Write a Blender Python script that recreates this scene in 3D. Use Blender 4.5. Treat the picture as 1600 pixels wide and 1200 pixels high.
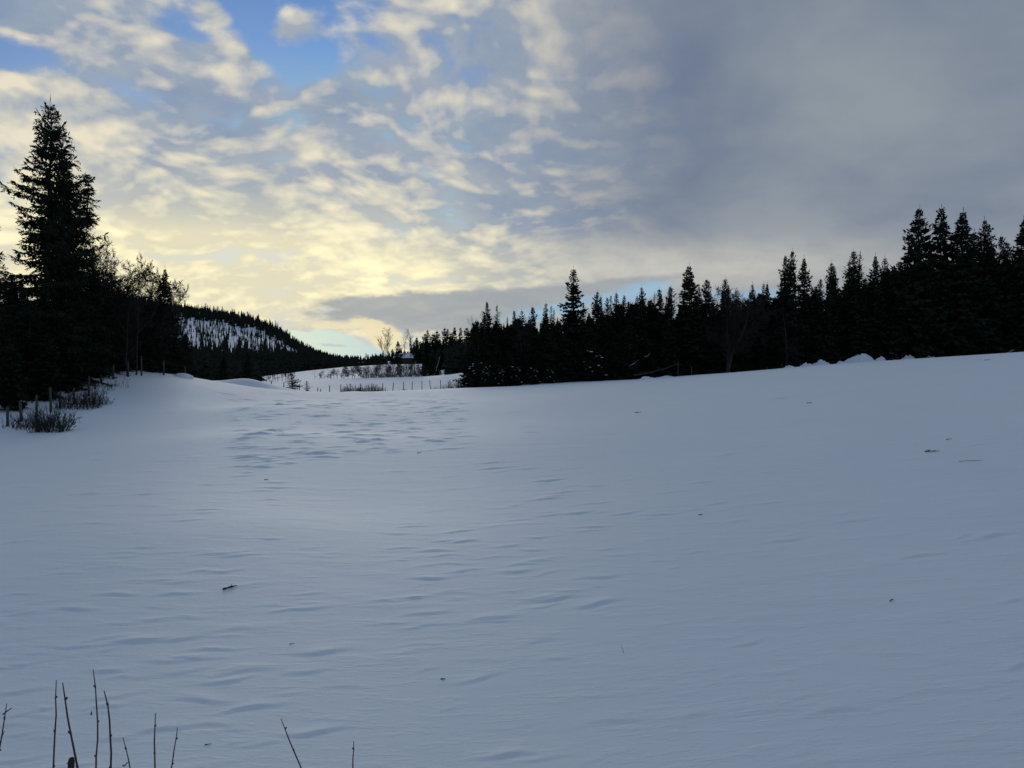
import bpy, math, random
import numpy as np

for o in list(bpy.data.objects):
    bpy.data.objects.remove(o)
C = bpy.context.scene.collection
SC = bpy.context.scene
rad = math.radians

# ------------------------------------------------------------------ camera
EYE = 3.2                      # eye height above the near snow
F = 1201.0                     # focal length in photo pixels (1600 wide)
cam = bpy.data.cameras.new('camera')
cam.sensor_width = 36.0
cam.lens = 36.0 * F / 1600.0
cam.clip_start = 0.05
cam.clip_end = 8000
camo = bpy.data.objects.new('camera', cam)
camo.location = (0, 0, EYE)
camo.rotation_euler = (rad(90), 0, 0)
C.objects.link(camo)
SC.camera = camo

# ------------------------------------------------------------------ exposure, sun, sky
SC.view_settings.view_transform = 'Standard'
SC.view_settings.look = 'None'
SC.view_settings.gamma = 1.0
SC.view_settings.exposure = 0.0
SC.view_settings.use_curve_mapping = False
SC.cycles.use_denoising = True
SC.cycles.max_bounces = 6
SC.cycles.diffuse_bounces = 3

SUN_AZ, SUN_EL = rad(-13.0), rad(10.0)
sd = bpy.data.lights.new('sun', 'SUN')
sd.energy = 0.7
sd.angle = rad(25)
sd.color = (1.0, 0.96, 0.86)
suno = bpy.data.objects.new('sun', sd)
suno.rotation_euler = (rad(90) - SUN_EL, 0, -SUN_AZ + math.pi)
C.objects.link(suno)

W = bpy.data.worlds.new('World')
SC.world = W
W.use_nodes = True
wt = W.node_tree
wt.nodes.clear()


class N:
    """a float socket with arithmetic"""
    def __init__(s, sock): s.k = sock
    def __add__(a, b): return m_('ADD', a, b)
    def __radd__(a, b): return m_('ADD', b, a)
    def __sub__(a, b): return m_('SUBTRACT', a, b)
    def __rsub__(a, b): return m_('SUBTRACT', b, a)
    def __mul__(a, b): return m_('MULTIPLY', a, b)
    def __rmul__(a, b): return m_('MULTIPLY', b, a)
    def __truediv__(a, b): return m_('DIVIDE', a, b)


def put(sock, v):
    if isinstance(v, N): wt.links.new(v.k, sock)
    else: sock.default_value = v


def m_(op, a, b=None, c=None):
    n = wt.nodes.new('ShaderNodeMath'); n.operation = op
    put(n.inputs[0], a)
    if b is not None: put(n.inputs[1], b)
    if c is not None: put(n.inputs[2], c)
    return N(n.outputs[0])


def clamp(a): return m_('MINIMUM', m_('MAXIMUM', a, 0.0), 1.0)
def sstep(lo, hi, x):
    n = wt.nodes.new('ShaderNodeMapRange'); n.interpolation_type = 'SMOOTHSTEP'
    put(n.inputs['Value'], x); put(n.inputs['From Min'], lo); put(n.inputs['From Max'], hi)
    return N(n.outputs[0])
def comb(x, y, z):
    n = wt.nodes.new('ShaderNodeCombineXYZ')
    put(n.inputs[0], x); put(n.inputs[1], y); put(n.inputs[2], z)
    return N(n.outputs[0])
def fbm(v, scale, det=4.0, rough=0.5, dist=0.0, color=False):
    n = wt.nodes.new('ShaderNodeTexNoise')
    put(n.inputs['Vector'], v)
    n.inputs['Scale'].default_value = scale; n.inputs['Detail'].default_value = det
    n.inputs['Roughness'].default_value = rough; n.inputs['Distortion'].default_value = dist
    return N(n.outputs[1 if color else 0])
def mixc(f, a, b):
    n = wt.nodes.new('ShaderNodeMix'); n.data_type = 'RGBA'
    put(n.inputs[0], f)
    for s, v in ((n.inputs[6], a), (n.inputs[7], b)):
        if isinstance(v, N): wt.links.new(v.k, s)
        else: s.default_value = (*v, 1)
    return N(n.outputs[2])


tc = wt.nodes.new('ShaderNodeTexCoord')
sx = wt.nodes.new('ShaderNodeSeparateXYZ')
wt.links.new(tc.outputs['Generated'], sx.inputs[0])
dx, dy, dz = N(sx.outputs[0]), N(sx.outputs[1]), N(sx.outputs[2])
AZ = m_('ARCTAN2', dx, dy)
EL = m_('ARCSINE', m_('MINIMUM', dz, 1.0))


def azel(px, py):
    a = math.atan((px - 800) / F)
    return a, math.atan((600 - py) / F * math.cos(a))


def blob(px, py, sx_, sy_, tilt=0.0):
    """soft patch of sky around one direction (1 at the middle)"""
    a0, e0 = azel(px, py)
    u, v = AZ - a0, EL - e0
    if tilt:
        c, s = math.cos(tilt), math.sin(tilt)
        u, v = u * c + v * s, v * c - u * s
    q = m_('POWER', u * (F / sx_), 2.0) + m_('POWER', v * (F / sy_), 2.0)
    return m_('POWER', 2.718, q * -1.0)


zc = m_('MAXIMUM', dz, 0.0) + 0.36
PX, PY = dx / zc, dy / zc
P = comb(PX, PY, 0.0)
wn = fbm(P, 2.6, 1.5, 0.5, color=True)
sw = wt.nodes.new('ShaderNodeSeparateXYZ'); wt.links.new(wn.k, sw.inputs[0])
WX = PX + (N(sw.outputs[0]) - 0.5) * 0.17
WY = PY + (N(sw.outputs[1]) - 0.5) * 0.17
P2 = comb(WX, WY, 0.0)
def cells(v, scale):
    n = wt.nodes.new('ShaderNodeTexVoronoi'); n.feature = 'SMOOTH_F1'
    wt.links.new(v.k, n.inputs['Vector']); n.inputs['Scale'].default_value = scale; n.inputs['Smoothness'].default_value = 0.9
    n.inputs['Detail'].default_value = 1.0; n.inputs['Roughness'].default_value = 0.5
    return N(n.outputs['Distance'])
puff = 0.60 - cells(comb(WX + (fbm(P2, 16.0, 2) - 0.5) * 0.07, WY, 0.0), 13.0)
n_big = fbm(P2, 1.9, 3, 0.5)
n_mid = fbm(P2, 12.0, 6, 0.58)
sdx, sdy = math.sin(SUN_AZ) * 0.018, math.cos(SUN_AZ) * 0.018
n_lo = fbm(P2, 13.0, 2, 0.45)
n_lo_s = fbm(comb(WX + sdx, WY + sdy, 0.0), 13.0, 2, 0.45)
n_soft = fbm(comb(WX * 0.8, WY * 0.8, 3.7), 3.2, 4, 0.5)
n_str = fbm(comb(AZ * 5.0, EL * 30.0, 1.3), 1.2, 5, 0.55)     # long flat bands low over the horizon

side = sstep(azel(660, 300)[0], azel(1080, 300)[0], AZ + (n_soft - 0.5) * 0.25)   # 0 broken cloud, 1 grey overcast
far_side = sstep(rad(-35), rad(-75), AZ)                        # grey again away from the sun
side = m_('MAXIMUM', side, far_side)
over = sstep(rad(32), rad(60), EL)

n_rag = fbm(comb(AZ * 1.0, EL * 2.6, 5.3), 22.0, 6, 0.6)

# cover of the broken layer
cov = n_mid * 0.50 + n_big * 0.42 + puff * 0.26 + 0.08
cov = cov + side * 1.2 * (1.0 - over * 0.75)
holes = (blob(415, 40, 140, 62, 0.15) * 0.285 + blob(250, 150, 100, 26, -0.2) * 0.22 + blob(20, 82, 62, 24) * 0.36
         + blob(380, 400, 120, 20) * 0.12 + blob(690, 440, 60, 10) * 0.14 + blob(455, 170, 40, 70) * 0.10
         + blob(500, 240, 60, 50) * 0.07 + blob(560, 290, 80, 70) * -0.14 + blob(505, 90, 60, 45) * 0.18 + blob(650, 30, 60, 60) * -0.08 + over * 0.55)
lumps = (blob(55, 40, 90, 50) * 0.14 + blob(270, 115, 45, 50) * 0.2 + blob(354, 98, 38, 25, 0.3) * 0.55 + blob(465, 45, 44, 26, 0.3) * 0.50 + blob(330, 20, 26, 18) * 0.3 + blob(540, 75, 40, 40) * 0.15
         + blob(520, 165, 55, 35) * 0.12 + blob(180, 40, 60, 60) * 0.08 + blob(600, 60, 70, 40) * 0.1 + blob(330, 270, 330, 110) * 0.10)
cover = sstep(0.33, 0.55, cov - holes + lumps)

# low grey deck and its gaps
deck = sstep(0.36, 0.75, (blob(665, 478, 205, 27, 0.05) * 1.05 + blob(960, 447, 210, 15, 0.12) * 0.75 + blob(700, 505, 120, 26) * 0.6
             ) * (1.0 + (n_str - 0.5) * 1.0 + (n_rag - 0.5) * 1.6))
gap_l = sstep(0.40, 0.62, (blob(480, 556, 125, 40, -0.12) * 1.25 - blob(600, 512, 75, 20, -0.3) * 0.7) * (1.0 + (n_rag - 0.5) * 3.6))
gap_r = sstep(0.25, 1.0, (blob(900, 478, 150, 15, 0.16) * 1.1 + blob(1160, 462, 70, 12) * 0.9 + blob(1010, 448, 40, 12) * 0.6
              + blob(1280, 455, 60, 10) * 0.6 ) * (1.0 + (n_rag - 0.5) * 3.0))

# light on the clouds: lit towards the hidden low sun
relief = (n_lo - n_lo_s) * 2.4
lit = clamp(0.38 + relief + (n_soft - 0.5) * 2.2 + (n_mid - 0.5) * 1.9 + puff * 1.15 - 0.05)
glow = blob(290, 435, 330, 100) * 1.3 + blob(560, 425, 300, 55) * 0.5 + blob(600, 530, 60, 40) * 0.4
glow = clamp(glow * 1.05)
grey_l = mixc(clamp((n_soft - 0.5) * 2.2 + (n_mid - 0.5) * 1.5 + 0.5), (0.25, 0.325, 0.45), (0.44, 0.475, 0.50))
shade_l = mixc(glow * 0.8, grey_l, (0.90, 0.82, 0.54))
lit_l = mixc(glow, (0.80, 0.735, 0.58), (1.12, 1.02, 0.64))
cl_left = mixc(lit, shade_l, lit_l)
tone = clamp((n_soft - 0.5) * 2.0 + (n_big - 0.5) * 1.6 + (n_mid - 0.5) * 0.5 + 0.52)
grey_r = mixc(tone, (0.150, 0.190, 0.285), (0.275, 0.315, 0.355))
warm = blob(950, 420, 260, 45) * 0.8 + blob(1250, 420, 260, 35) * 0.45 + blob(830, 60, 90, 120) * 0.35
grey_r = mixc(clamp(warm * (0.45 + n_mid)), grey_r, (0.56, 0.55, 0.50))
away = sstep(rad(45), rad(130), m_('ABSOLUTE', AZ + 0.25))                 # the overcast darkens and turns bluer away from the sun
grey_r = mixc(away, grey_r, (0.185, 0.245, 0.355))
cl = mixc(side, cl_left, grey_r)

sky = wt.nodes.new('ShaderNodeTexSky')
sky.sky_type = 'NISHITA'
sky.sun_disc = False
sky.sun_elevation = SUN_EL
sky.sun_rotation = SUN_AZ
sky.air_density = 1.0
sky.dust_density = 0.6
sky.ozone_density = 1.5
SKY_S = 0.1
hsv = wt.nodes.new('ShaderNodeVectorMath'); hsv.operation = 'MULTIPLY'
wt.links.new(sky.outputs[0], hsv.inputs[0]); hsv.inputs[1].default_value = (0.21, 0.49, 1.04)   # the photograph's white balance
vmin = wt.nodes.new('ShaderNodeVectorMath'); vmin.operation = 'MINIMUM'
wt.links.new(hsv.outputs[0], vmin.inputs[0]); vmin.inputs[1].default_value = (5.0, 5.8, 6.6)
clear = N(vmin.outputs[0])


def scaled(v):
    n = wt.nodes.new('ShaderNodeVectorMath'); n.operation = 'SCALE'
    wt.links.new(v.k, n.inputs[0]); n.inputs['Scale'].default_value = 1.0 / SKY_S
    return N(n.outputs[0])


veil = clamp(0.13 + (n_big - 0.4) * 0.9 + sstep(rad(24), rad(9), EL) * 0.5)
clear = mixc(veil, clear, scaled(mixc(glow, (0.42, 0.49, 0.57), (0.80, 0.78, 0.64))))
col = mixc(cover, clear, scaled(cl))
deckc = mixc(n_str, (0.27, 0.315, 0.36), (0.40, 0.42, 0.43))
col = mixc(deck * 0.85, col, scaled(deckc))
lowgap = mixc(sstep(rad(-2), rad(-16), AZ), (0.30, 0.52, 0.70), (0.70, 0.80, 0.66))
col = mixc(m_('MAXIMUM', gap_l, gap_r * 0.75) * 0.95, col, scaled(lowgap))
edge = sstep(0.42, 0.95, (blob(596, 524, 52, 20, -0.6) * 1.15 + blob(480, 508, 110, 9) * 0.8) * (1.0 + (n_rag - 0.5) * 3.6))
col = mixc(edge * 0.9, col, scaled(mixc(n_mid, (0.95, 0.82, 0.50), (0.80, 0.71, 0.50))))
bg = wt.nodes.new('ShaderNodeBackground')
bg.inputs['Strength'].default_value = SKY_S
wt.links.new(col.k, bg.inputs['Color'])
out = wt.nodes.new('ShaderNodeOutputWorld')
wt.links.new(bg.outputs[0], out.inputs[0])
W.cycles.sampling_method = 'MANUAL'
W.cycles.sample_map_resolution = 1024
#SKYEND

# ------------------------------------------------------------------ materials
def mat(name, col, rough=0.9, spec=0.1, var=0.0, vscale=3.0, bump=0.0, bscale=20.0, col2=None):
    m = bpy.data.materials.new(name); m.use_nodes = True
    nt = m.node_tree; b = nt.nodes['Principled BSDF']
    b.inputs['Base Color'].default_value = (*col, 1)
    b.inputs['Roughness'].default_value = rough
    b.inputs['Specular IOR Level'].default_value = spec
    if var or col2:
        t = nt.nodes.new('ShaderNodeTexCoord')
        n = nt.nodes.new('ShaderNodeTexNoise'); n.inputs['Scale'].default_value = vscale; n.inputs['Detail'].default_value = 5
        nt.links.new(t.outputs['Object'], n.inputs['Vector'])
        r = nt.nodes.new('ShaderNodeValToRGB')
        c2 = col2 if col2 else tuple(c * (1 + var) for c in col)
        c1 = col if col2 else tuple(c * (1 - var) for c in col)
        r.color_ramp.elements[0].position = 0.35; r.color_ramp.elements[1].position = 0.65
        r.color_ramp.elements[0].color = (*c1, 1); r.color_ramp.elements[1].color = (*c2, 1)
        nt.links.new(n.outputs[0], r.inputs[0]); nt.links.new(r.outputs[0], b.inputs['Base Color'])
    if bump:
        t = nt.nodes.new('ShaderNodeTexCoord')
        n = nt.nodes.new('ShaderNodeTexNoise'); n.inputs['Scale'].default_value = bscale; n.inputs['Detail'].default_value = 6
        nt.links.new(t.outputs['Object'], n.inputs['Vector'])
        bp = nt.nodes.new('ShaderNodeBump'); bp.inputs['Strength'].default_value = bump; bp.inputs['Distance'].default_value = 0.02
        nt.links.new(n.outputs[0], bp.inputs['Height']); nt.links.new(bp.outputs[0], b.inputs['Normal'])
    return m


M_NEEDLE = mat('spruce_needles', (0.022, 0.031, 0.020), 1.0, 0.0, 0.35, 1.5)
M_BARK = mat('spruce_bark', (0.06, 0.05, 0.042), 0.95, 0.05, 0.3, 6)
M_BIRCH = mat('birch_bark', (0.065, 0.062, 0.058), 0.9, 0.1, vscale=4, col2=(0.035, 0.032, 0.03))
M_TWIG = mat('twig_bark', (0.04, 0.034, 0.031), 0.9, 0.05, 0.3, 5)
M_POST = mat('weathered_wood', (0.085, 0.08, 0.07), 0.95, 0.05, 0.35, 7, 0.6, 40)
M_WIRE = mat('fence_wire', (0.15, 0.15, 0.15), 0.6, 0.3, 0.1)
M_CANE = mat('cane_bark', (0.07, 0.038, 0.036), 0.75, 0.25, 0.45, 25, 0.5, 120)
M_SNOWLOAD = mat('branch_snow', (0.82, 0.84, 0.87), 0.8, 0.1, 0.03, 5)
M_STONE = mat('stone', (0.13, 0.125, 0.12), 0.9, 0.1, 0.3, 3, 0.6, 15)


def snow_material():
    m = bpy.data.materials.new('snow'); m.use_nodes = True
    nt = m.node_tree; b = nt.nodes['Principled BSDF']
    b.inputs['Roughness'].default_value = 0.65
    b.inputs['Specular IOR Level'].default_value = 0.4
    t = nt.nodes.new('ShaderNodeTexCoord')
    def noise(scale, det, sx=1, sy=1, rz=0.0, rough=0.5):
        mp = nt.nodes.new('ShaderNodeMapping'); mp.inputs['Scale'].default_value = (sx, sy, 1); mp.inputs['Rotation'].default_value = (0, 0, rz)
        nt.links.new(t.outputs['Object'], mp.inputs[0])
        n = nt.nodes.new('ShaderNodeTexNoise'); n.inputs['Scale'].default_value = scale; n.inputs['Detail'].default_value = det
        n.inputs['Roughness'].default_value = rough
        nt.links.new(mp.outputs[0], n.inputs['Vector'])
        return n.outputs[0]
    r = nt.nodes.new('ShaderNodeValToRGB')
    r.color_ramp.elements[0].position = 0.3; r.color_ramp.elements[1].position = 0.7
    r.color_ramp.elements[0].color = (0.79, 0.865, 0.885, 1); r.color_ramp.elements[1].color = (0.825, 0.885, 0.905, 1)
    nt.links.new(noise(0.35, 5), r.inputs[0]); nt.links.new(r.outputs[0], b.inputs['Base Color'])
    prev = None
    def ramp(sock, lo, hi):
        n = nt.nodes.new('ShaderNodeMapRange'); n.interpolation_type = 'SMOOTHSTEP'
        n.inputs['From Min'].default_value = lo; n.inputs['From Max'].default_value = hi
        nt.links.new(sock, n.inputs['Value']); return n.outputs[0]
    # soft drift, wind crust with broken edges, pits, grain
    for h, dist, st in ((noise(0.9, 4, 0.4, 1.3, rad(-12)), 0.04, 0.16), (ramp(noise(1.7, 7, 0.35, 1.5, rad(-14), 0.62), 0.5, 0.66), 0.012, 0.35),
                        (ramp(noise(6.5, 6, 0.4, 1.4, rad(-16), 0.6), 0.52, 0.64), 0.006, 0.35), (noise(22.0, 5, 0.6, 1.2, rad(-15), 0.65), 0.006, 0.45), (noise(90.0, 3), 0.002, 0.6)):
        bp = nt.nodes.new('ShaderNodeBump'); bp.inputs['Strength'].default_value = st; bp.inputs['Distance'].default_value = dist
        nt.links.new(h, bp.inputs['Height'])
        if prev: nt.links.new(prev, bp.inputs['Normal'])
        prev = bp.outputs[0]
    nt.links.new(prev, b.inputs['Normal'])
    return m


M_SNOW = snow_material()

# ------------------------------------------------------------------ mesh helpers
def mesh_np(name, V, tris=None, quads=None, m=None, smooth=False):
    V = np.asarray(V, dtype=np.float32).reshape(-1, 3)
    fl, counts = [], []
    if tris is not None and len(tris):
        tris = np.asarray(tris, dtype=np.int32).reshape(-1, 3); fl.append(tris.ravel()); counts.append(np.full(len(tris), 3, np.int32))
    if quads is not None and len(quads):
        quads = np.asarray(quads, dtype=np.int32).reshape(-1, 4); fl.append(quads.ravel()); counts.append(np.full(len(quads), 4, np.int32))
    loops = np.concatenate(fl); cnt = np.concatenate(counts)
    me = bpy.data.meshes.new(name)
    me.vertices.add(len(V)); me.vertices.foreach_set('co', V.ravel())
    me.loops.add(len(loops)); me.loops.foreach_set('vertex_index', loops)
    me.polygons.add(len(cnt))
    me.polygons.foreach_set('loop_start', np.concatenate(([0], np.cumsum(cnt)[:-1])).astype(np.int32))
    me.polygons.foreach_set('loop_total', cnt)
    if smooth:
        me.polygons.foreach_set('use_smooth', np.ones(len(cnt), dtype=bool))
    if m: me.materials.append(m)
    me.update(calc_edges=True)
    return me


def link(name, data, parent=None, loc=(0, 0, 0), rz=0.0, scale=None, label=None, cat=None, group=None, kind=None):
    o = bpy.data.objects.new(name, data); C.objects.link(o)
    o.location = loc; o.rotation_euler = (0, 0, rz)
    if scale is not None: o.scale = scale if hasattr(scale, '__len__') else (scale,) * 3
    if parent is not None: o.parent = parent
    if label: o['label'] = label
    if cat: o['category'] = cat
    if group: o['group'] = group
    if kind: o['kind'] = kind
    return o


def perp(D):
    """two unit vectors across each unit direction"""
    ref = np.where(np.abs(D[:, 2:3]) > 0.9, np.array([[1.0, 0, 0]]), np.array([[0, 0, 1.0]]))
    A = np.cross(D, ref); A /= np.linalg.norm(A, axis=1, keepdims=True) + 1e-9
    return A, np.cross(D, A)


def tubes(P0, P1, R0, R1, k=4):
    P0, P1 = np.asarray(P0, float).reshape(-1, 3), np.asarray(P1, float).reshape(-1, 3)
    R0, R1 = np.asarray(R0, float).ravel(), np.asarray(R1, float).ravel()
    D = P1 - P0; D /= np.linalg.norm(D, axis=1, keepdims=True) + 1e-9
    A, B = perp(D)
    a = np.arange(k) * 2 * math.pi / k
    ring = A[:, None] * np.cos(a)[None, :, None] + B[:, None] * np.sin(a)[None, :, None]
    V = np.concatenate([P0[:, None] + ring * R0[:, None, None], P1[:, None] + ring * R1[:, None, None]], 1)   # n,2k,3
    n = len(P0); base = (np.arange(n) * 2 * k)[:, None]
    i = np.arange(k); j = (i + 1) % k
    q = np.stack([i, j, j + k, i + k], 1)
    Q = (base[:, :, None] + q[None]).reshape(-1, 4)
    return V.reshape(-1, 3), Q


def polytube(pts, radii, k=6, cap=True):
    """one connected tube through the points"""
    pts = np.asarray(pts, float); radii = np.asarray(radii, float); n = len(pts)
    T = np.gradient(pts, axis=0); T /= np.linalg.norm(T, axis=1, keepdims=True) + 1e-9
    A0 = np.cross(T[0], [0.31, 0.95, 0.05]); A0 /= np.linalg.norm(A0)
    V = []
    a = np.arange(k) * 2 * math.pi / k
    for p, t, r in zip(pts, T, radii):
        A0 = A0 - t * A0.dot(t); A0 /= np.linalg.norm(A0); B = np.cross(t, A0)
        V.append(p + r * (np.cos(a)[:, None] * A0 + np.sin(a)[:, None] * B))
    V = np.concatenate(V)
    q = [(s * k + i, s * k + (i + 1) % k, (s + 1) * k + (i + 1) % k, (s + 1) * k + i) for s in range(n - 1) for i in range(k)]
    t = []
    if cap:
        V = np.concatenate([V, [pts[-1] + T[-1] * radii[-1] * 0.4, pts[0]]])
        t = [((n - 1) * k + i, (n - 1) * k + (i + 1) % k, n * k) for i in range(k)] + [((i + 1) % k, i, n * k + 1) for i in range(k)]
    return V, t, q


def join(parts):
    Vs, Ts, Qs, o = [], [], [], 0
    for V, t, q in parts:
        Vs.append(np.asarray(V).reshape(-1, 3))
        if t is not None and len(t): Ts.append(np.asarray(t).reshape(-1, 3) + o)
        if q is not None and len(q): Qs.append(np.asarray(q).reshape(-1, 4) + o)
        o += len(Vs[-1])
    return np.concatenate(Vs), (np.concatenate(Ts) if Ts else None), (np.concatenate(Qs) if Qs else None)


_pg = np.random.RandomState(11).rand(256, 256)
def vnoise(x, y):
    """smooth value noise, -1..1"""
    xi, yi = np.floor(x).astype(int), np.floor(y).astype(int)
    fx, fy = x - xi, y - yi
    fx = fx * fx * fx * (fx * (fx * 6 - 15) + 10); fy = fy * fy * fy * (fy * (fy * 6 - 15) + 10)
    g = lambda i, j: _pg[i & 255, j & 255]
    a = g(xi, yi) * (1 - fx) + g(xi + 1, yi) * fx
    b = g(xi, yi + 1) * (1 - fx) + g(xi + 1, yi + 1) * fx
    return (a * (1 - fy) + b * fy) * 2 - 1


def sm(a, b, x):
    t = np.clip((x - a) / (b - a), 0, 1)
    return t * t * (3 - 2 * t)

# ------------------------------------------------------------------ the ground
# crest of the near field: bearing (as photo column), distance, photo row
RIDGE = np.array([(-700, 22, 760), (-300, 29, 715), (0, 36, 672), (60, 39, 655), (100, 43, 640), (140, 47, 620), (160, 50, 606), (200, 54, 592),
                  (260, 60, 588), (300, 64, 590), (350, 71, 600), (400, 78, 606.5), (470, 83, 610.5), (540, 86, 612.5), (620, 89, 610.5), (700, 92, 607), (800, 98, 604),
                  (900, 102, 598), (1000, 106, 593), (1100, 108, 585), (1180, 110, 580), (1250, 112, 574), (1330, 113, 569.5), (1400, 114, 566), (1500, 115, 562), (1560, 115.5, 558.5), (1600, 116, 556),
                  (1900, 119, 540), (2400, 125, 525)], float)
FIELD2 = np.array([(-700, 605), (300, 604), (400, 598), (500, 593), (600, 590), (660, 588.5), (700, 585.5), (720, 583), (760, 583), (900, 584), (2400, 560)], float)
FIELD3 = np.array([(-700, 596), (300, 594), (400, 590), (440, 585), (480, 580), (540, 574), (600, 570.5), (660, 569), (760, 566), (900, 560), (2400, 540)], float)
FAR = np.array([(-700, 560), (300, 575), (480, 570), (560, 566), (600, 566), (640, 562), (700, 556), (900, 548), (2400, 520)], float)
CREST = np.array([(-700, 440), (-200, 452), (150, 468), (270, 482), (330, 489), (400, 503), (440, 521), (470, 540), (500, 560), (530, 571), (580, 572), (700, 566), (2400, 555)], float)


def zrow(row, y): return EYE + (600 - row) / F * y


_t = np.arange(-700, 2401, 5.0)
_k = np.exp(-(np.arange(-12, 13) * 5.0 / 22.0) ** 2); _k /= _k.sum()
_yr = np.convolve(np.pad(np.interp(_t, RIDGE[:, 0], RIDGE[:, 1]), 12, mode='edge'), _k, 'valid')


def ridge(px): return np.interp(px, _t, _yr)


def field_points():
    pts = []
    for px, yr, row in RIDGE:
        if px < 255: continue
        u = (px - 800) / F; zr = zrow(row, yr)
        pts.append((u * yr, yr, zr))
        valley = 0.5 if px < 735 else (-0.25 if px > 790 else 0.1)
        pts.append((u * (yr + 13), yr + 13, zr - valley)); pts.append((u * (yr + 40), yr + 40, zr - valley * 2))
        if px >= 400:
            for s_ in (0.06, 0.18, 0.36, 0.56, 0.78):
                pts.append((u * yr * s_, yr * s_, zr * (1 - (1 - s_) ** 1.75)))
    for y, z in ((-10, 0.0), (6, 0.0), (15, 0.2), (25, 0.55), (36, 1.13), (39.5, 1.49), (43, 1.84), (47, 2.45), (51, 3.15), (54, 3.55), (57, 3.8), (64, 3.95), (80, 4.0)):
        x = -24 - max(0, min(3.5, (y - 36) * 0.16))
        pts.append((x, y, z)); pts.append((x - 9, y, z + 0.9)); pts.append((x - 40, y, z + 2.5))
    for y, z in ((12, 0.35), (24, 0.95), (34, 1.5)):
        pts.append((-14, y, z * 0.9))
    pts += [(0, -12, 0.0), (14, -12, 0.1), (40, -20, 0.3), (-14, -12, 0.0)]
    return np.array(pts)


FP = field_points()
def _phi(d2): return 0.5 * d2 * np.log(d2 + 1e-6)
_sc = 40.0
_q = FP[:, :2] / _sc
_K = _phi(((_q[:, None] - _q[None]) ** 2).sum(-1)) + np.eye(len(FP)) * 2e-3
_Pm = np.concatenate([np.ones((len(FP), 1)), _q], 1)
_A = np.block([[_K, _Pm], [_Pm.T, np.zeros((3, 3))]])
_w = np.linalg.solve(_A, np.concatenate([FP[:, 2], np.zeros(3)]))


def tps(x, y):
    sh = x.shape; x = np.clip(x.ravel() / _sc, -3, 4); y = np.clip(y.ravel() / _sc, -0.6, 4.2)
    out_ = np.empty_like(x)
    for a in range(0, len(x), 20000):
        xs, ys = x[a:a + 20000], y[a:a + 20000]
        d2 = (xs[:, None] - _q[None, :, 0]) ** 2 + (ys[:, None] - _q[None, :, 1]) ** 2
        out_[a:a + 20000] = _phi(d2) @ _w[:-3] + _w[-3] + _w[-2] * xs + _w[-1] * ys
    return out_.reshape(sh)


def base_z(x, y):
    r = np.hypot(x, y)
    az = np.arctan2(x, y)
    azc = np.clip(az, -rad(52), rad(52))
    ye = r * np.cos(azc)
    px = 800 + F * np.tan(azc)
    yr = ridge(px)
    s = ye / yr
    za = tps(x, y)
    y2 = 150.0; z2 = zrow(np.interp(px, FIELD2[:, 0], FIELD2[:, 1]), y2)
    y3 = 255.0; z3 = zrow(np.interp(px, FIELD3[:, 0], FIELD3[:, 1]), y3)
    y4 = 330.0; z4 = zrow(np.interp(px, FAR[:, 0], FAR[:, 1]), y4)
    y5 = 800.0; z5 = zrow(np.interp(px, CREST[:, 0], CREST[:, 1]), y5)
    d = ye - yr
    w = sm(0, 1, np.clip(d - 12, 0, None) / np.maximum(y2 - yr - 12, 1))
    zb = za * (1 - w) + z2 * w
    w3 = sm(0, 1, (ye - y2 - 14) / (y3 - y2 - 14))
    dip2 = 1.3 * np.exp(-((ye - y2 - 12) / 9.0) ** 2) * sm(y2 - 2, y2 + 8, ye)
    zb = np.where(ye > y2, z2 * (1 - w3) + z3 * w3 - dip2, zb)
    w4 = np.clip((ye - y3) / (y4 - y3), 0, 1)
    zb = np.where(ye > y3, z3 * (1 - w4) + z4 * w4 - 1.2 * np.sin(math.pi * w4), zb)
    w5 = np.clip((ye - y4) / (y5 - y4), 0, 1); w5 = w5 ** 1.35
    zb = np.where(ye > y4, z4 * (1 - w5) + z5 * w5, zb)
    zb = np.where(ye > y5, z5 - (ye - y5) * 0.03, zb)
    z = zb
    # swells of the field and the bank the photographer stands on
    amp = sm(4, 30, ye) * (1 - 0.8 * sm(0.7, 1.0, s)) * (1 - sm(1.0, 1.3, s))
    z = z + amp * (0.10 * vnoise(x / 13 + 3.1, y / 16 + 8.2) + 0.012 * vnoise(x / 4.5 + 1.7, y / 6 + 2.2))
    z = z - 0.35 * np.exp(-((px - 360) / 120.0) ** 2 - ((s - 0.66) / 0.13) ** 2)
    z = z + 0.20 * np.exp(-((px - 560) / 130.0) ** 2 - ((s - 0.82) / 0.09) ** 2)
    z = z + 1.6 * (1 - sm(2.0, 3.7, r))
    z = np.where(ye > 190, z + np.minimum(0.010 * (ye - 190), 1.6) * vnoise(x / 46 + 7, y / 60 + 4), z)
    return z


def gz(x, y):
    return float(base_z(np.array([float(x)]), np.array([float(y)]))[0])


def at(px, y):
    """a ground point under photo column px at distance y"""
    x = (px - 800) / F * y
    return x, y, gz(x, y)


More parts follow.
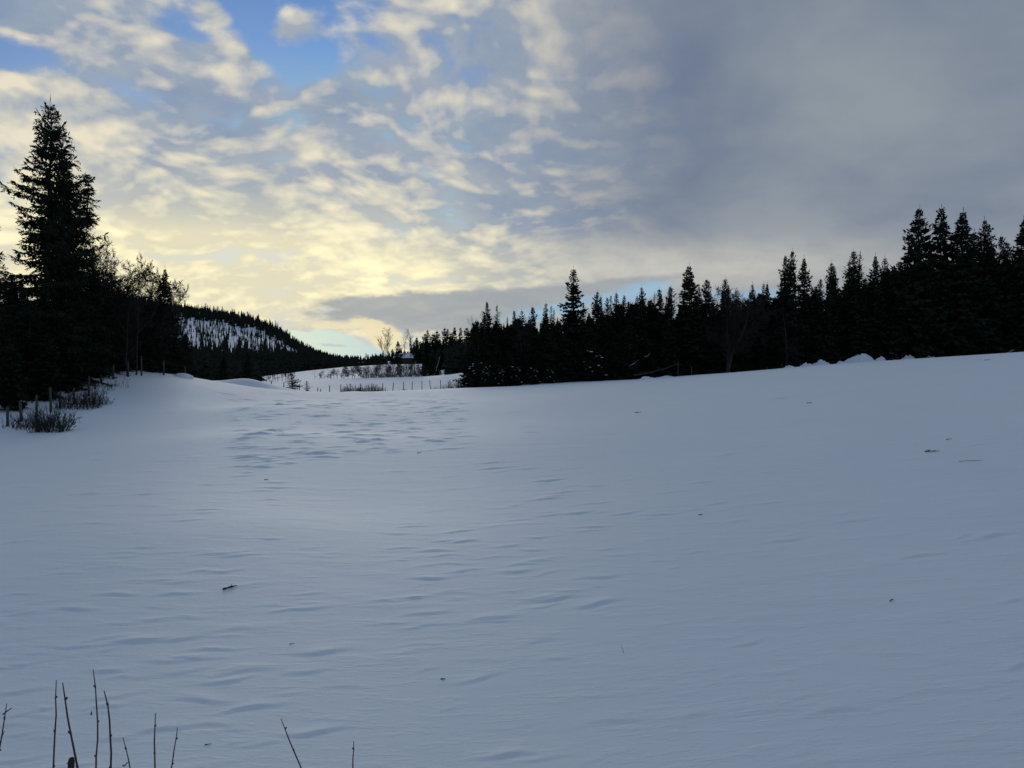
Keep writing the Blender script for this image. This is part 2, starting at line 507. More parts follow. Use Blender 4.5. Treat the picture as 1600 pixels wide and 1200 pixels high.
def build_ground():
    rng = np.random.RandomState(4)
    fine = np.linspace(rad(-38), rad(38), 620)
    coarse = np.linspace(rad(38), rad(322), 120)[1:-1]
    azs = np.concatenate([fine, coarse])
    rs = np.concatenate([np.geomspace(0.4, 5.0, 22)[:-1], np.geomspace(5.0, 60, 640)[:-1], np.geomspace(60, 150, 120)[:-1], np.geomspace(150, 900, 130)[:-1], np.geomspace(900, 6000, 16)])
    A, R = np.meshgrid(azs, rs)
    X, Y = R * np.sin(A), R * np.cos(A)
    Z = base_z(X, Y)
    # wind-carved snow: low lips with the steep side towards the road
    nf = len(fine)
    def lips(n, pxlo, pxhi, slo, shi, hscale):
        for _ in range(n):
            px = rng.uniform(pxlo, pxhi); u = (px - 800) / F
            yr = ridge(px)
            y0 = yr * math.exp(rng.uniform(math.log(slo), math.log(shi)))
            x0 = u * y0
            a = rng.uniform(0.10, 0.5) ** 1.15 * (0.62 + y0 / 48); a *= 0.8; b = a * rng.uniform(0.10, 0.30); h = hscale * rng.uniform(0.2, 1.0) * b * 0.46
            th = rad(rng.uniform(-2, 24)); ct, st = math.cos(th), math.sin(th)
            r0 = math.hypot(x0, y0); a0 = math.atan2(x0, y0); ext = 3 * a
            i0, i1 = np.searchsorted(rs, [r0 - ext, r0 + ext]); j0, j1 = np.searchsorted(fine, [a0 - ext / r0, a0 + ext / r0])
            if i1 <= i0 or j1 <= j0: continue
            xs, ys = X[i0:i1, j0:j1] - x0, Y[i0:i1, j0:j1] - y0
            p = xs * ct + ys * st; q = ys * ct - xs * st
            q = q - 0.12 * a * np.sin(p / a * 2.2 + rng.uniform(0, 6))
            f = np.where(q > 0, np.exp(-(q / (b * 1.9)) ** 2), np.exp(-(q / (b * 0.32)) ** 2)) - 0.45 * np.exp(-((q + b * 0.9) / (b * 0.7)) ** 2)
            Z[i0:i1, j0:j1] += h * f * np.exp(-(p / a) ** 2)
    lips(1300, 360, 730, 0.26, 0.86, 1.25)
    lips(130, 330, 1000, 0.08, 0.27, 0.6)
    lips(400, -60, 430, 0.12, 0.95, 0.65)
    lips(380, 600, 1250, 0.09, 0.5, 0.65)
    lips(420, 0, 1750, 0.055, 0.6, 0.5)
    near = sm(4, 9, R) * (1 - sm(100, 140, R))
    Z += near * (0.0025 * vnoise(X * 0.9 + 3, Y * 2.1 + X * 0.4) + 0.0015 * vnoise(X * 2.6, Y * 6 + X * 1.3))
    nr, na = Z.shape
    V = np.stack([X, Y, Z], -1).reshape(-1, 3)
    i, j = np.meshgrid(np.arange(nr - 1), np.arange(na), indexing='ij')
    jn = (j + 1) % na
    Q = np.stack([i * na + j, i * na + jn, (i + 1) * na + jn, (i + 1) * na + j], -1).reshape(-1, 4)[:, ::-1]
    V = np.concatenate([V, [[0, 0, base_z(np.array([0.01]), np.array([0.01]))[0]]]])
    c = len(V) - 1
    T = np.stack([np.full(na, c), (np.arange(na) + 1) % na, np.arange(na)], 1)
    me = mesh_np('snow_ground', V, T[:, ::-1] if False else T, Q, M_SNOW, True)
    return link('snow_ground', me, kind='structure', label='wind-rippled snow covering the sloping field and the hills beyond')


build_ground()

# ------------------------------------------------------------------ spruces
def leaf_mesh(B, D, L, Wd, rng):
    """needle sprays: pointed lozenges from base B along D"""
    n = len(B)
    D = D / (np.linalg.norm(D, axis=1, keepdims=True) + 1e-9)
    A, Bn = perp(D)
    ph = rng.uniform(0, math.pi, n)[:, None]
    S = A * np.cos(ph) + Bn * np.sin(ph)
    mid = B + D * (L * 0.45)[:, None]
    V = np.stack([B, mid + S * Wd[:, None], B + D * L[:, None], mid - S * Wd[:, None]], 1).reshape(-1, 3)
    q = np.arange(4 * n).reshape(-1, 4)
    return V, q


def spruce(name, H, Rm, seed, step=0.42, nb=6, spray=0.55, expo=(0, 0.11, 0.30, 0.52, 0.82, 1.0), level=1, ragged=0.35, low=0.04, leaders=(), density=1.0, gaps=0.1, snow=0):
    """returns (trunk mesh, crown mesh, snow mesh or None)"""
    rng = np.random.RandomState(seed)
    LB, LD, LL, LW = [], [], [], []
    t0, t1, tr0, tr1 = [], [], [], []
    SN = []
    def stem(base, H, Rm, low, r0):
        n = 9
        zs = np.linspace(0, 1, n)
        wob = np.cumsum(rng.normal(0, 0.006 * H, (n, 2)), 0) * zs[:, None]
        axis = np.stack([base[0] + wob[:, 0], base[1] + wob[:, 1], base[2] + zs * H], 1)
        rr = r0 * (1 - zs) ** 0.8 + 0.012
        V, t, q = polytube(axis, rr, 7, True)
        z = low * H
        sec = rng.uniform(0, 6.28)
        clump = rng.uniform(0.65, 1.15, 7)
        while z < H * 0.985:
            h = z / H
            ax = np.array([np.interp(h, zs, axis[:, 0]), np.interp(h, zs, axis[:, 1]), base[2] + z])
            prof = float(np.interp(1 - h, (0, 0.05, 0.15, 0.3, 0.6, 1.0), expo)) * (0.75 + 0.25 * min(1.0, h / 0.10))
            k = nb if h < 0.85 else max(3, nb - 2)
            ph0 = rng.uniform(0, 6.28)
            for b in range(k):
                if rng.rand() < gaps and h < 0.93: continue
                phi = ph0 + b * 2 * math.pi / k + rng.normal(0, 0.25)
                sector = clump[int(((phi + sec) % 6.283) / 6.283 * 7) % 7] * (0.85 + 0.3 * math.sin(h * 23 + phi * 2 + seed))
                L = Rm * prof * (1 - ragged * rng.rand()) * sector + 0.07
                up = np.interp(h, [0, 0.3, 0.6, 0.85, 1.0], [-0.30, -0.12, 0.10, 0.55, 1.0]) + rng.normal(0, 0.08)
                sag = np.interp(h, [0, 0.4, 0.8, 1.0], [0.42, 0.40, 0.2, 0.0])
                tip = np.interp(h, [0, 0.5, 1.0], [0.40, 0.36, 0.15])
                ns = max(3, int(L / (spray * 0.42)))
                t = (np.arange(ns) + 0.6) / ns
                rd = np.array([math.cos(phi), math.sin(phi), 0.0])
                vert = L * (up * t - sag * t ** 2 + tip * t ** 3)
                pts = ax + rd * (L * t)[:, None]; pts[:, 2] += vert
                full = np.concatenate([[ax], pts])
                t0.append(full[:-1:2] if ns > 6 else full[:-1]); e = full[1:]
                if ns > 6:
                    idx = np.minimum(np.arange(0, ns, 2) + 2, ns); t1.append(full[idx]); tt = t[np.minimum(np.arange(0, ns, 2), ns - 1)]
                else:
                    t1.append(full[1:]); tt = t
                br = 0.012 + 0.010 * L
                tr0.append(br * (1 - tt * 0.8)); tr1.append(br * (1 - np.minimum(1, tt + 1.5 / ns) * 0.8))
                tang = np.gradient(full, axis=0)[1:]; tang /= np.linalg.norm(tang, axis=1, keepdims=True)
                sid = np.cross(tang, [0, 0, 1.0]); sid /= np.linalg.norm(sid, axis=1, keepdims=True) + 1e-9
                for sgn in (-1, 1):
                    l = (spray * (0.55 + 0.9 * np.sqrt(np.clip(1 - t, 0, 1))) * min(1.0, 0.20 + L / 1.7)) * rng.uniform(0.6, 1.15, ns) * (0.4 + 0.6 * np.minimum(1, t * 3))
                    d = tang * rng.uniform(0.35, 0.9, (ns, 1)) + sid * sgn + np.array([0, 0, -1.0]) * rng.uniform(-0.15, 0.65, (ns, 1))
                    d /= np.linalg.norm(d, axis=1, keepdims=True)
                    if level == 1:
                        LB.append(pts); LD.append(d); LL.append(l); LW.append(l * rng.uniform(0.24, 0.38, ns))
                    else:
                        m = 4 if level == 2 else 7
                        for c in range(m):
                            f = (c + 0.5) / m
                            pb = pts + d * (l * f)[:, None]; pb[:, 2] -= l * f * f * 0.25
                            for s2 in (-1, 1):
                                d2 = d * 0.8 + tang * (0.7 * s2) + rng.normal(0, 0.3, (ns, 3)) + np.array([0, 0, -0.25])
                                ll = (l * 0.42 + 0.05) * rng.uniform(0.6, 1.2, ns) * (1.1 - 0.5 * f)
                                LB.append(pb); LD.append(d2); LL.append(ll); LW.append(ll * rng.uniform(0.13, 0.22, ns))
                # hanging and tip sprays
                keep = rng.rand(ns) < 0.75 * density
                if keep.any():
                    nk = keep.sum(); l = spray * rng.uniform(0.35, 0.95, nk) * min(1.0, 0.12 + L / 2.0)
                    LB.append(pts[keep]); LD.append(np.array([0, 0, -1.0]) + rng.normal(0, 0.35, (nk, 3))); LL.append(l); LW.append(l * rng.uniform(0.2, 0.34, nk))
                LB.append(pts[-1:]); LD.append(tang[-1:] + [[0, 0, 0.15]]); LL.append(np.array([spray * 0.75 * min(1.0, 0.3 + L / 1.5)])); LW.append(np.array([spray * 0.13]))
                if snow and h < 0.85 and rng.rand() < snow:
                    c = pts[int(ns * rng.uniform(0.7, 0.99)) % ns]
                    SN.append((c + rd * 0.1 + [0, 0, 0.12], rng.uniform(0.10, 0.36)))
            z += step * (1.0 if level > 1 else 0.82) * rng.uniform(0.6, 1.3) * (1.0 if h < 0.8 else 0.7)
        # bare leader at the very top
        top = np.array([axis[-1]])
        for a_ in np.linspace(0, 6.28, 5)[:-1]:
            LB.append(top - [[0, 0, rng.uniform(0.25, 0.6)]]); LD.append(np.array([[math.cos(a_), math.sin(a_), 0.8]])); LL.append(np.array([0.45 * min(1, spray * 1.6)])); LW.append(np.array([0.05]))
        LB.append(top - [[0, 0, 0.15]]); LD.append(np.array([[0, 0, 1.0]])); LL.append(np.array([0.75 * H / 20 + 0.1])); LW.append(np.array([0.05]))
        return V, t, q
    parts = [stem((0, 0, 0), H, Rm, low, 0.011 * H + 0.03)]
    for (ang, rr, zb, hh, rm) in leaders:
        bx, by = rr * math.cos(ang), rr * math.sin(ang)
        parts.append(stem((bx, by, zb), hh, rm, 0.05, 0.008 * hh + 0.02))
        V, q = tubes([[0, 0, zb - rr * 0.4]], [[bx, by, zb + 0.05]], [0.10], [0.08], 6)
        parts.append((V, None, q))
    V, q = tubes(np.concatenate(t0), np.concatenate(t1), np.concatenate(tr0), np.concatenate(tr1), 3)
    parts.append((V, None, q))
    V, t, q = join(parts)
    trunk = mesh_np(name + '_trunk', V, t, q, M_BARK)
    B, D, L, Wd = (np.concatenate(a) for a in (LB, LD, LL, LW))
    V, q = leaf_mesh(B, D, L, Wd, rng)
    crown = mesh_np(name + '_crown', V, None, q, M_NEEDLE)
    sn = None
    if SN:
        sn = snow_blobs(name + '_snow', SN, rng)
    return trunk, crown, sn


def snow_blobs(name, items, rng):
    parts = []
    for c, r in items:
        k, rings = 7, 4
        V = []
        for a in range(1, rings):
            th = math.pi * a / rings
            for b in range(k):
                ph = 2 * math.pi * b / k
                rr = r * rng.uniform(0.75, 1.2)
                V.append((c[0] + rr * math.sin(th) * math.cos(ph), c[1] + rr * math.sin(th) * math.sin(ph), c[2] + rr * 0.35 * math.cos(th)))
        V += [(c[0], c[1], c[2] + r * 0.4), (c[0], c[1], c[2] - r * 0.3)]
        nv = (rings - 1) * k
        q = [(a * k + b, (a + 1) * k + b, (a + 1) * k + (b + 1) % k, a * k + (b + 1) % k) for a in range(rings - 2) for b in range(k)]
        t = [(nv, b, (b + 1) % k) for b in range(k)] + [(nv + 1, nv - k + (b + 1) % k, nv - k + b) for b in range(k)]
        parts.append((V, t, q))
    V, t, q = join(parts)
    return mesh_np(name, V, t, q, M_SNOWLOAD, True)


VAR = {}
def variant(key, **kw):
    VAR[key] = (spruce('spruce_' + key, **kw), kw['H'])


variant('wide0', H=20, Rm=5.4, seed=1, step=0.48, nb=6, spray=0.80, expo=(0, 0.08, 0.23, 0.46, 0.8, 1.0), ragged=0.40, gaps=0.10)
variant('wide1', H=20, Rm=5.2, seed=2, step=0.48, nb=6, spray=0.85, expo=(0, 0.11, 0.27, 0.47, 0.8, 1.0), ragged=0.42, gaps=0.10)
variant('mid0', H=20, Rm=4.3, seed=3, step=0.46, nb=6, spray=0.74, expo=(0, 0.08, 0.25, 0.48, 0.8, 1.0), ragged=0.38)
variant('mid1', H=20, Rm=3.9, seed=4, step=0.46, nb=6, spray=0.75, expo=(0, 0.14, 0.33, 0.52, 0.8, 1.0), ragged=0.45)
variant('mid2', H=20, Rm=4.2, seed=5, step=0.48, nb=6, spray=0.80, expo=(0, 0.16, 0.36, 0.56, 0.8, 1.0), ragged=0.5, gaps=0.15, leaders=((0.6, 1.0, 12.0, 6.6, 1.2),))
variant('slim0', H=20, Rm=3.2, seed=6, step=0.44, nb=6, spray=0.66, ragged=0.42)
variant('slim1', H=20, Rm=2.8, seed=7, step=0.46, nb=5, spray=0.66, expo=(0, 0.14, 0.34, 0.56, 0.85, 1.0), ragged=0.5, gaps=0.12)
variant('spire', H=20, Rm=2.2, seed=8, step=0.46, nb=5, spray=0.58, expo=(0, 0.13, 0.32, 0.55, 0.9, 1.0), ragged=0.5, gaps=0.12)
variant('dense0', H=14, Rm=3.6, seed=9, step=0.40, nb=7, spray=0.78, expo=(0, 0.14, 0.36, 0.58, 0.85, 1.0), ragged=0.3, low=0.02)
variant('dense1', H=14, Rm=4.0, seed=10, step=0.42, nb=7, spray=0.82, expo=(0, 0.12, 0.32, 0.55, 0.85, 1.0), ragged=0.35, low=0.02)
variant('snowy', H=8, Rm=2.6, seed=12, step=0.34, nb=7, spray=0.6, ragged=0.4, low=0.03, snow=0.13)
variant('young', H=2.4, Rm=1.0, seed=13, step=0.15, nb=8, spray=0.30, expo=(0, 0.08, 0.22, 0.42, 0.78, 1.0), ragged=0.25, low=0.04, density=0.7)
variant('sapling', H=1.2, Rm=0.6, seed=14, step=0.12, nb=6, spray=0.20, expo=(0, 0.06, 0.2, 0.4, 0.78, 1.0), ragged=0.3, low=0.05, density=0.5)
variant('far0', H=12, Rm=2.4, seed=15, step=0.58, nb=6, spray=0.85, ragged=0.40)
variant('far1', H=12, Rm=2.0, seed=16, step=0.58, nb=6, spray=0.80, ragged=0.45, gaps=0.12)

_rs = random.Random(5)


def plant(key, x, y, z, H, wf=1.0, label=None, group=None, name='spruce_tree', parts=True, rz=None):
    (tm, cm, sn), H0 = VAR[key]
    s = H / H0
    root = link(name, None, loc=(x, y, z), rz=_rs.uniform(0, 6.28) if rz is None else rz, scale=(s * wf, s * wf, s), label=label, cat='spruce tree', group=group)
    root.rotation_euler = (rad(_rs.gauss(0, 1.3)), rad(_rs.gauss(0, 1.3)), root.rotation_euler[2])
    link('trunk', tm, root); link('crown', cm, root)
    if sn: link('snow_load', sn, root, kind='stuff')
    return root


def plant_px(key, px, toprow, y, wf=1.0, label=None, group=None, sink=0.15, **kw):
    x, _, z = at(px, y)
    H = zrow(toprow, y) - z + sink
    return plant(key, x, y, z - sink, H, wf, label, group, **kw)

# ------------------------------------------------------------------ the wood on the far side of the field (right of the valley)
G_TOP = 'spruces along the top line of the wood beyond the field'
TOPS = [
 (752, 492, 'mid1', 1.0, 116, 'blunt dark spruce at the corner of the wood, just left of its ragged corner spire'),
 (765, 471, 'slim0', 0.95, 117, 'tall ragged spruce marking the valley corner of the wood'),
 (779.5, 475.5, 'spire', 1.0, 119, 'very thin see-through spire right beside the ragged corner spruce'),
 (789, 495, 'spire', 1.0, 117, 'short thin spire just right of the see-through one near the wood corner'),
 (808, 485, 'slim0', 0.9, 118, 'small pointed spruce midway between the wood corner and the twin thin tops'),
 (818.5, 484, 'slim1', 1.0, 121, 'narrow spruce second of three small tops left of the twin thin tops'),
 (828, 480, 'mid1', 0.9, 120, 'bushy-topped spruce third of three small tops left of the twin thin tops'),
 (851, 473, 'slim1', 0.9, 119, 'taller of the twin thin tops left of the lone high spruce'),
 (856.5, 478, 'spire', 1.1, 121, 'shorter of the twin thin tops left of the lone high spruce'),
 (864, 484, 'spire', 1.1, 118, 'small pointed spruce just right of the twin thin tops'),
 (895, 420, 'slim0', 1.35, 116, 'lone high spruce standing well above the middle of the treeline'),
 (911, 474, 'slim1', 1.0, 118, 'low spruce at the right shoulder of the lone high spruce'),
 (928, 455, 'mid0', 0.95, 117, 'full dark spruce next right of the lone high spruce'),
 (944, 463, 'spire', 1.2, 120, 'thin top right of the full dark spruce beside the blue gap'),
 (949, 463, 'slim1', 0.9, 122, 'twin of the thin top right of the full dark spruce'),
 (957, 461, 'spire', 1.1, 121, 'leftmost of three close pointed tops against the blue gap'),
 (964, 457, 'slim0', 0.9, 118, 'middle and highest of three close pointed tops against the blue gap'),
 (971.5, 460, 'slim1', 0.9, 119, 'rightmost of three close pointed tops against the blue gap'),
 (986, 471, 'mid1', 0.75, 117, 'low spruce in the notch right of the three close tops'),
 (994, 462, 'slim0', 0.8, 121, 'spruce left shoulder of the even cone above the leaning log'),
 (1004, 448, 'mid0', 0.8, 118, 'evenly cone-shaped spruce above the leaning log'),
 (1016, 459, 'spire', 1.2, 120, 'thin spruce right shoulder of the even cone above the leaning log'),
 (1031, 452, 'mid1', 0.85, 119, 'first of three ragged tops left of the broad middle spruce'),
 (1040, 447, 'slim0', 0.85, 117, 'second of three ragged tops left of the broad middle spruce'),
 (1050, 449, 'slim1', 1.1, 122, 'third of three ragged tops left of the broad middle spruce'),
 (1079.5, 415, 'mid0', 1.25, 116, 'broad middle spruce with a full cone high over the treeline'),
 (1095, 447, 'slim0', 1.0, 121, 'lower spruce leaning on the right side of the broad middle spruce'),
 (1108, 437, 'mid1', 0.85, 118, 'blunt-topped spruce left of the open-branched one'),
 (1114, 438, 'spire', 1.3, 121, 'slim spruce squeezed against the blunt-topped one'),
 (1126, 435, 'mid2', 0.7, 119, 'open-branched spruce whose boughs let the sky through'),
 (1140, 448, 'slim0', 0.9, 121, 'pointed spruce behind the crown of the big forked bare tree'),
 (1171, 456, 'mid1', 0.7, 118, 'short spruce in the low saddle of the treeline'),
 (1180, 443, 'slim1', 0.9, 120, 'left of the twin slim spruces in the low saddle'),
 (1190, 443, 'slim0', 0.8, 117, 'right of the twin slim spruces in the low saddle'),
 (1203, 442, 'mid0', 0.7, 121, 'spruce shoulder left of the double-topped giant'),
 (1221, 399, 'slim0', 1.0, 118, 'lower top of the double-topped giant pair'),
 (1229, 393, 'wide0', 0.72, 116, 'higher top of the double-topped giant pair with wide dark skirts'),
 (1256, 402, 'mid0', 0.85, 118, 'tall spruce with an airy tip next right of the double-topped pair'),
 (1272, 447, 'slim0', 1.0, 120, 'low spruce filling the notch right of the airy-tipped spruce'),
 (1283.5, 436, 'mid1', 0.7, 119, 'small spruce left of the two close blunt tops'),
 (1296.5, 410, 'mid0', 0.8, 117, 'left and taller of two close blunt spruce tops'),
 (1305.5, 414, 'slim0', 1.0, 119, 'right and lower of two close blunt spruce tops'),
 (1324, 407, 'slim1', 1.2, 120, 'feathery spruce left of the sharp twin spires'),
 (1333, 396, 'spire', 1.5, 121, 'left spire of the sharp twin spires'),
 (1340, 391, 'slim0', 1.2, 117, 'right and higher spire of the sharp twin spires'),
 (1366, 400, 'mid0', 0.85, 118, 'stout spruce standing right of the sharp twin spires'),
 (1386, 403, 'slim0', 1.1, 119, 'slender spruce left of the tallest group'),
 (1409, 400, 'mid1', 0.85, 118, 'spruce at the left foot of the tallest group, hidden to its tip'),
 (1430, 323, 'wide0', 1.0, 116, 'giant spruce with layered drooping boughs, first of the tallest group'),
 (1468, 322, 'wide1', 0.95, 117, 'giant spruce with a heavy blunt head, second of the tallest group'),
 (1501, 330, 'mid0', 1.25, 116, 'giant spruce with a smooth dense cone, third of the tallest group'),
 (1519, 362, 'slim0', 1.2, 119, 'lower spruce on the right flank of the smooth dense giant'),
 (1533, 376, 'spire', 1.5, 121, 'thin pale-tipped spire between the third and fourth giants'),
 (1548, 341, 'mid0', 0.95, 117, 'tall spruce with a needle-thin tip, fourth of the tallest group'),
 (1564, 370, 'mid1', 0.8, 119, 'rounded spruce leaning on the fourth giant'),
 (1577, 377, 'slim1', 1.1, 121, 'open ragged spruce in the gap before the picture edge'),
 (1599, 335, 'mid0', 1.05, 116, 'tall spruce cut by the edge of the picture, rightmost of all'),
 (1640, 345, 'wide0', 0.9, 117, None),
 (1690, 350, 'mid0', 1.1, 118, None),
]
for px, row, key, wf, y, lab in TOPS:
    if lab is None:
        plant_px(key, px, row, y, wf, 'spruce just beyond the picture edge on the rising field side', 'spruces outside the picture')
    else:
        plant_px(key, px, row, y, wf, lab, G_TOP)

rr = random.Random(21)
def zone(px):
    for lim, txt in ((790, 'the ragged corner spires'), (870, 'the small tops left of the lone high spruce'), (920, 'the lone high spruce'), (980, 'the three close pointed tops'), (1050, 'the even cone and ragged tops'),
                     (1110, 'the broad middle spruce'), (1165, 'the big forked bare tree'), (1215, 'the low saddle of the treeline'), (1270, 'the double-topped giant pair'), (1315, 'the two close blunt tops'),
                     (1400, 'the sharp twin spires'), (1450, 'the first giant spruce'), (1485, 'the second giant spruce'), (1525, 'the third giant spruce'), (1575, 'the fourth giant spruce')):
        if px < lim: return txt
    return 'the spruces at the picture edge'


G_FRONT = 'low spruces filling the foot of the wood beyond the field'
top_px = np.array([t[0] for t in TOPS]); top_row = np.array([t[1] for t in TOPS])
px = 738.0
k = 0
while px < 1700:
    base = float(np.interp(px, RIDGE[:, 0], RIDGE[:, 2])); tr = 0.5 * float(np.interp(px, top_px, top_row)) + 0.5 * float(np.interp(px, [740, 900, 1200, 1400, 1600], [500, 470, 455, 420, 400]))
    y = float(ridge(px)) + rr.uniform(5.5, 8.5)
    row = base - (base - tr) * rr.uniform(0.42, 0.72)
    plant_px(rr.choice(['dense0', 'dense1']), px, row, y, rr.uniform(0.95, 1.25), 'low spruce at the wood foot below ' + zone(px), G_FRONT)
    px += rr.uniform(17, 23)
    k += 1
G_BACK = 'spruces standing back inside the wood beyond the field'
for dy, st in ((13, 24), (20, 24)):
    px = 745.0
    while px < 1690:
        base = float(np.interp(px, RIDGE[:, 0], RIDGE[:, 2])); tr = float(np.interp(px, [740, 800, 900, 1000, 1150, 1250, 1330, 1400, 1440, 1600], [505, 494, 484, 472, 462, 445, 428, 415, 395, 390]))
        y = float(ridge(px)) + dy + rr.uniform(-2, 2)
        plant_px(rr.choice(['dense0', 'dense1', 'mid0']), px, tr + rr.uniform(-2, 22), y, rr.uniform(1.0, 1.3), 'spruce deep inside the wood behind ' + zone(px), G_BACK)
        px += rr.uniform(st * 0.8, st * 1.2)
# snow-dusted young spruces by the valley corner
for i, (px, row, y, lab) in enumerate([(742, 560, 98, 'snow-dusted young spruce at the corner of the wood by the shrubs'), (760, 566, 99, 'second snow-dusted young spruce in from the wood corner'),
        (782, 572, 100.5, 'low snow-dusted spruce between the corner and the forked pale tree'), (806, 567, 102, 'snow-dusted spruce just left of the forked pale tree'),
        (834, 570, 103, 'snow-dusted spruce just right of the forked pale tree'), (860, 574, 104.5, 'last snow-dusted spruce of the row, towards the leaning log'), (930, 540, 107.5, 'spruce with a snow-laden bough below the full dark spruce')]):
    plant_px('snowy', px, row, y, 1.25, lab, 'snow-dusted young spruces in front of the wood')

# ------------------------------------------------------------------ far woods, one mass each
CAPS = np.array([(120, 400), (266, 472), (330, 480), (400, 494), (440, 514), (470, 538), (490, 549), (510, 556), (530, 561), (560, 562), (580, 560), (600, 556), (640, 545), (660, 532), (680, 523), (740, 514), (800, 506), (900, 492), (1000, 482), (1200, 456), (1400, 422), (1750, 405)], float)


def ragged_cone(rng, x, y, z, H, R, k=6):
    V, T = [], []
    n = 5
    for i in range(n):
        h0 = 0.05 + 0.9 * i / n; h1 = min(1.0, h0 + 1.5 / n)
        r = R * (1 - h0) ** 0.8
        o = len(V); a0 = rng.uniform(0, 6.28)
        for j in range(k):
            a = a0 + 6.283 * j / k; q = r * rng.uniform(0.6, 1.25)
            V.append((x + q * math.cos(a), y + q * math.sin(a), z + H * (h0 - rng.uniform(0, 0.05))))
        V.append((x, y, z + H * h1))
        T += [(o + j, o + (j + 1) % k, o + k) for j in range(k)]
    return V, T, None


def wood(name, label, spots, seed):
    rng = random.Random(seed)
    parts = []
    for (x, y, H, R) in spots:
        if y > 240 or (y > 140 and x / y > -0.06):
            cp = float(np.interp(800 + F * x / y, CAPS[:, 0], CAPS[:, 1]))
            H = max(1.2, min(H, zrow(cp + 2 - 11 * rng.random() ** 2.2, y) - gz(x, y))); R = min(R, H * 0.3)
        parts.append(ragged_cone(rng, x, y, gz(x, y) - 0.3, H, R))
    V, t, q = join(parts)
    link(name, mesh_np(name, V, t, q, M_NEEDLE), label=label, kind='stuff', cat='woodland')


rng = random.Random(77)
spots = []
for _ in range(5200):                                  # hillside
    px = rng.uniform(120, 560); y = rng.uniform(258, 820)
    x = (px - 800) / F * y
    z = gz(x, y); row = 600 - (z - EYE) / y * F
    crest = float(np.interp(px, CREST[:, 0], CREST[:, 1]))
    face_top = crest + 14 - max(0, px - 430) * 0.02; face_bot = float(np.interp(px, [260, 320, 400, 470, 500], [544, 548, 553, 556, 560]))
    edge_ = 5 * math.sin(px * 0.21) + 4 * math.sin(px * 0.53 + 1)
    inside = 250 < px < 475 and face_top < row < face_bot + edge_
    if inside:
        if rng.random() > 0.72: continue
        spots.append((x, y, rng.uniform(2, 7) if rng.random() < 0.75 else rng.uniform(6, 10), rng.uniform(0.3, 0.8)))
    elif 250 < px < 475 and row >= face_bot and y < 560:
        spots.append((x, y, min(rng.uniform(7, 12) * (0.55 if y < 300 else 1.0), max(1.5, zrow(face_bot - rng.uniform(-4, 12), y) - z)), rng.uniform(1.3, 2.0)))
    else:
        spots.append((x, y, rng.uniform(7, 12) * (0.55 if y < 300 else 1.0), rng.uniform(1.3, 2.0)))
for _ in range(420):                                   # down to the dip behind the snow mound
    px = rng.uniform(270, 402); y = rng.uniform(112, 300)
    lim = 556 if px < 330 else 570
    x, _, z = at(px, y); H = min(rng.uniform(4, 9), max(1.5, zrow(lim - rng.uniform(0, 14), y) - z))
    spots.append((x, y, H, rng.uniform(1.2, 1.9)))
wood('hillside_wood', 'dark spruce wood covering the hill beyond the valley', spots, 3)
spots = []
for _ in range(900):                                   # rise at the end of the valley
    px = rng.uniform(500, 800); y = rng.uniform(258, 520)
    if 604 < px < 658 and y < 330:
        if y > 292: continue
        spots.append(((px - 800) / F * y, y, rng.uniform(1.0, 2.0), rng.uniform(0.9, 1.4))); continue
    spots.append(((px - 800) / F * y, y, rng.uniform(6, 10) * (0.75 if px < 640 else 1.0), rng.uniform(1.2, 1.9)))
SP2 = spots
VW = ('valley_wood', 'dark wood on the low rise at the end of the valley', spots, 4)
for _ in range(260):
    px = rng.uniform(655, 762); y = rng.uniform(157, 262)
    if px < 700 and y < 200 + (px - 700) * -1.2: continue
    SP2.append(((px - 800) / F * y, y, rng.uniform(4, 8) * min(1.0, 0.3 + max(0, px - 655) / 55), rng.uniform(1.4, 2.1)))
wood(*VW)
spots = []
for _ in range(800):                                   # behind the wood at the field edge
    px = rng.uniform(735, 1750); y = rng.uniform(145, 230)
    spots.append(((px - 800) / F * y, y, rng.uniform(8, 13) * (1 + max(0, px - 1000) / 1400), rng.uniform(1.6, 2.3)))
wood('deep_wood', 'black depth of the wood behind the spruces at the field edge', spots, 5)
spots = []
for _ in range(260):                                   # behind the trees on the fence side
    px = rng.uniform(-250, 285); y = rng.uniform(78, 125)
    spots.append(((px - 800) / F * y, y, rng.uniform(6, 9) * (1.0 if px < 200 else 0.75), rng.uniform(1.5, 2.2)))
wood('shaded_wood', 'black depth of the wood behind the trees along the old fence', spots, 6)

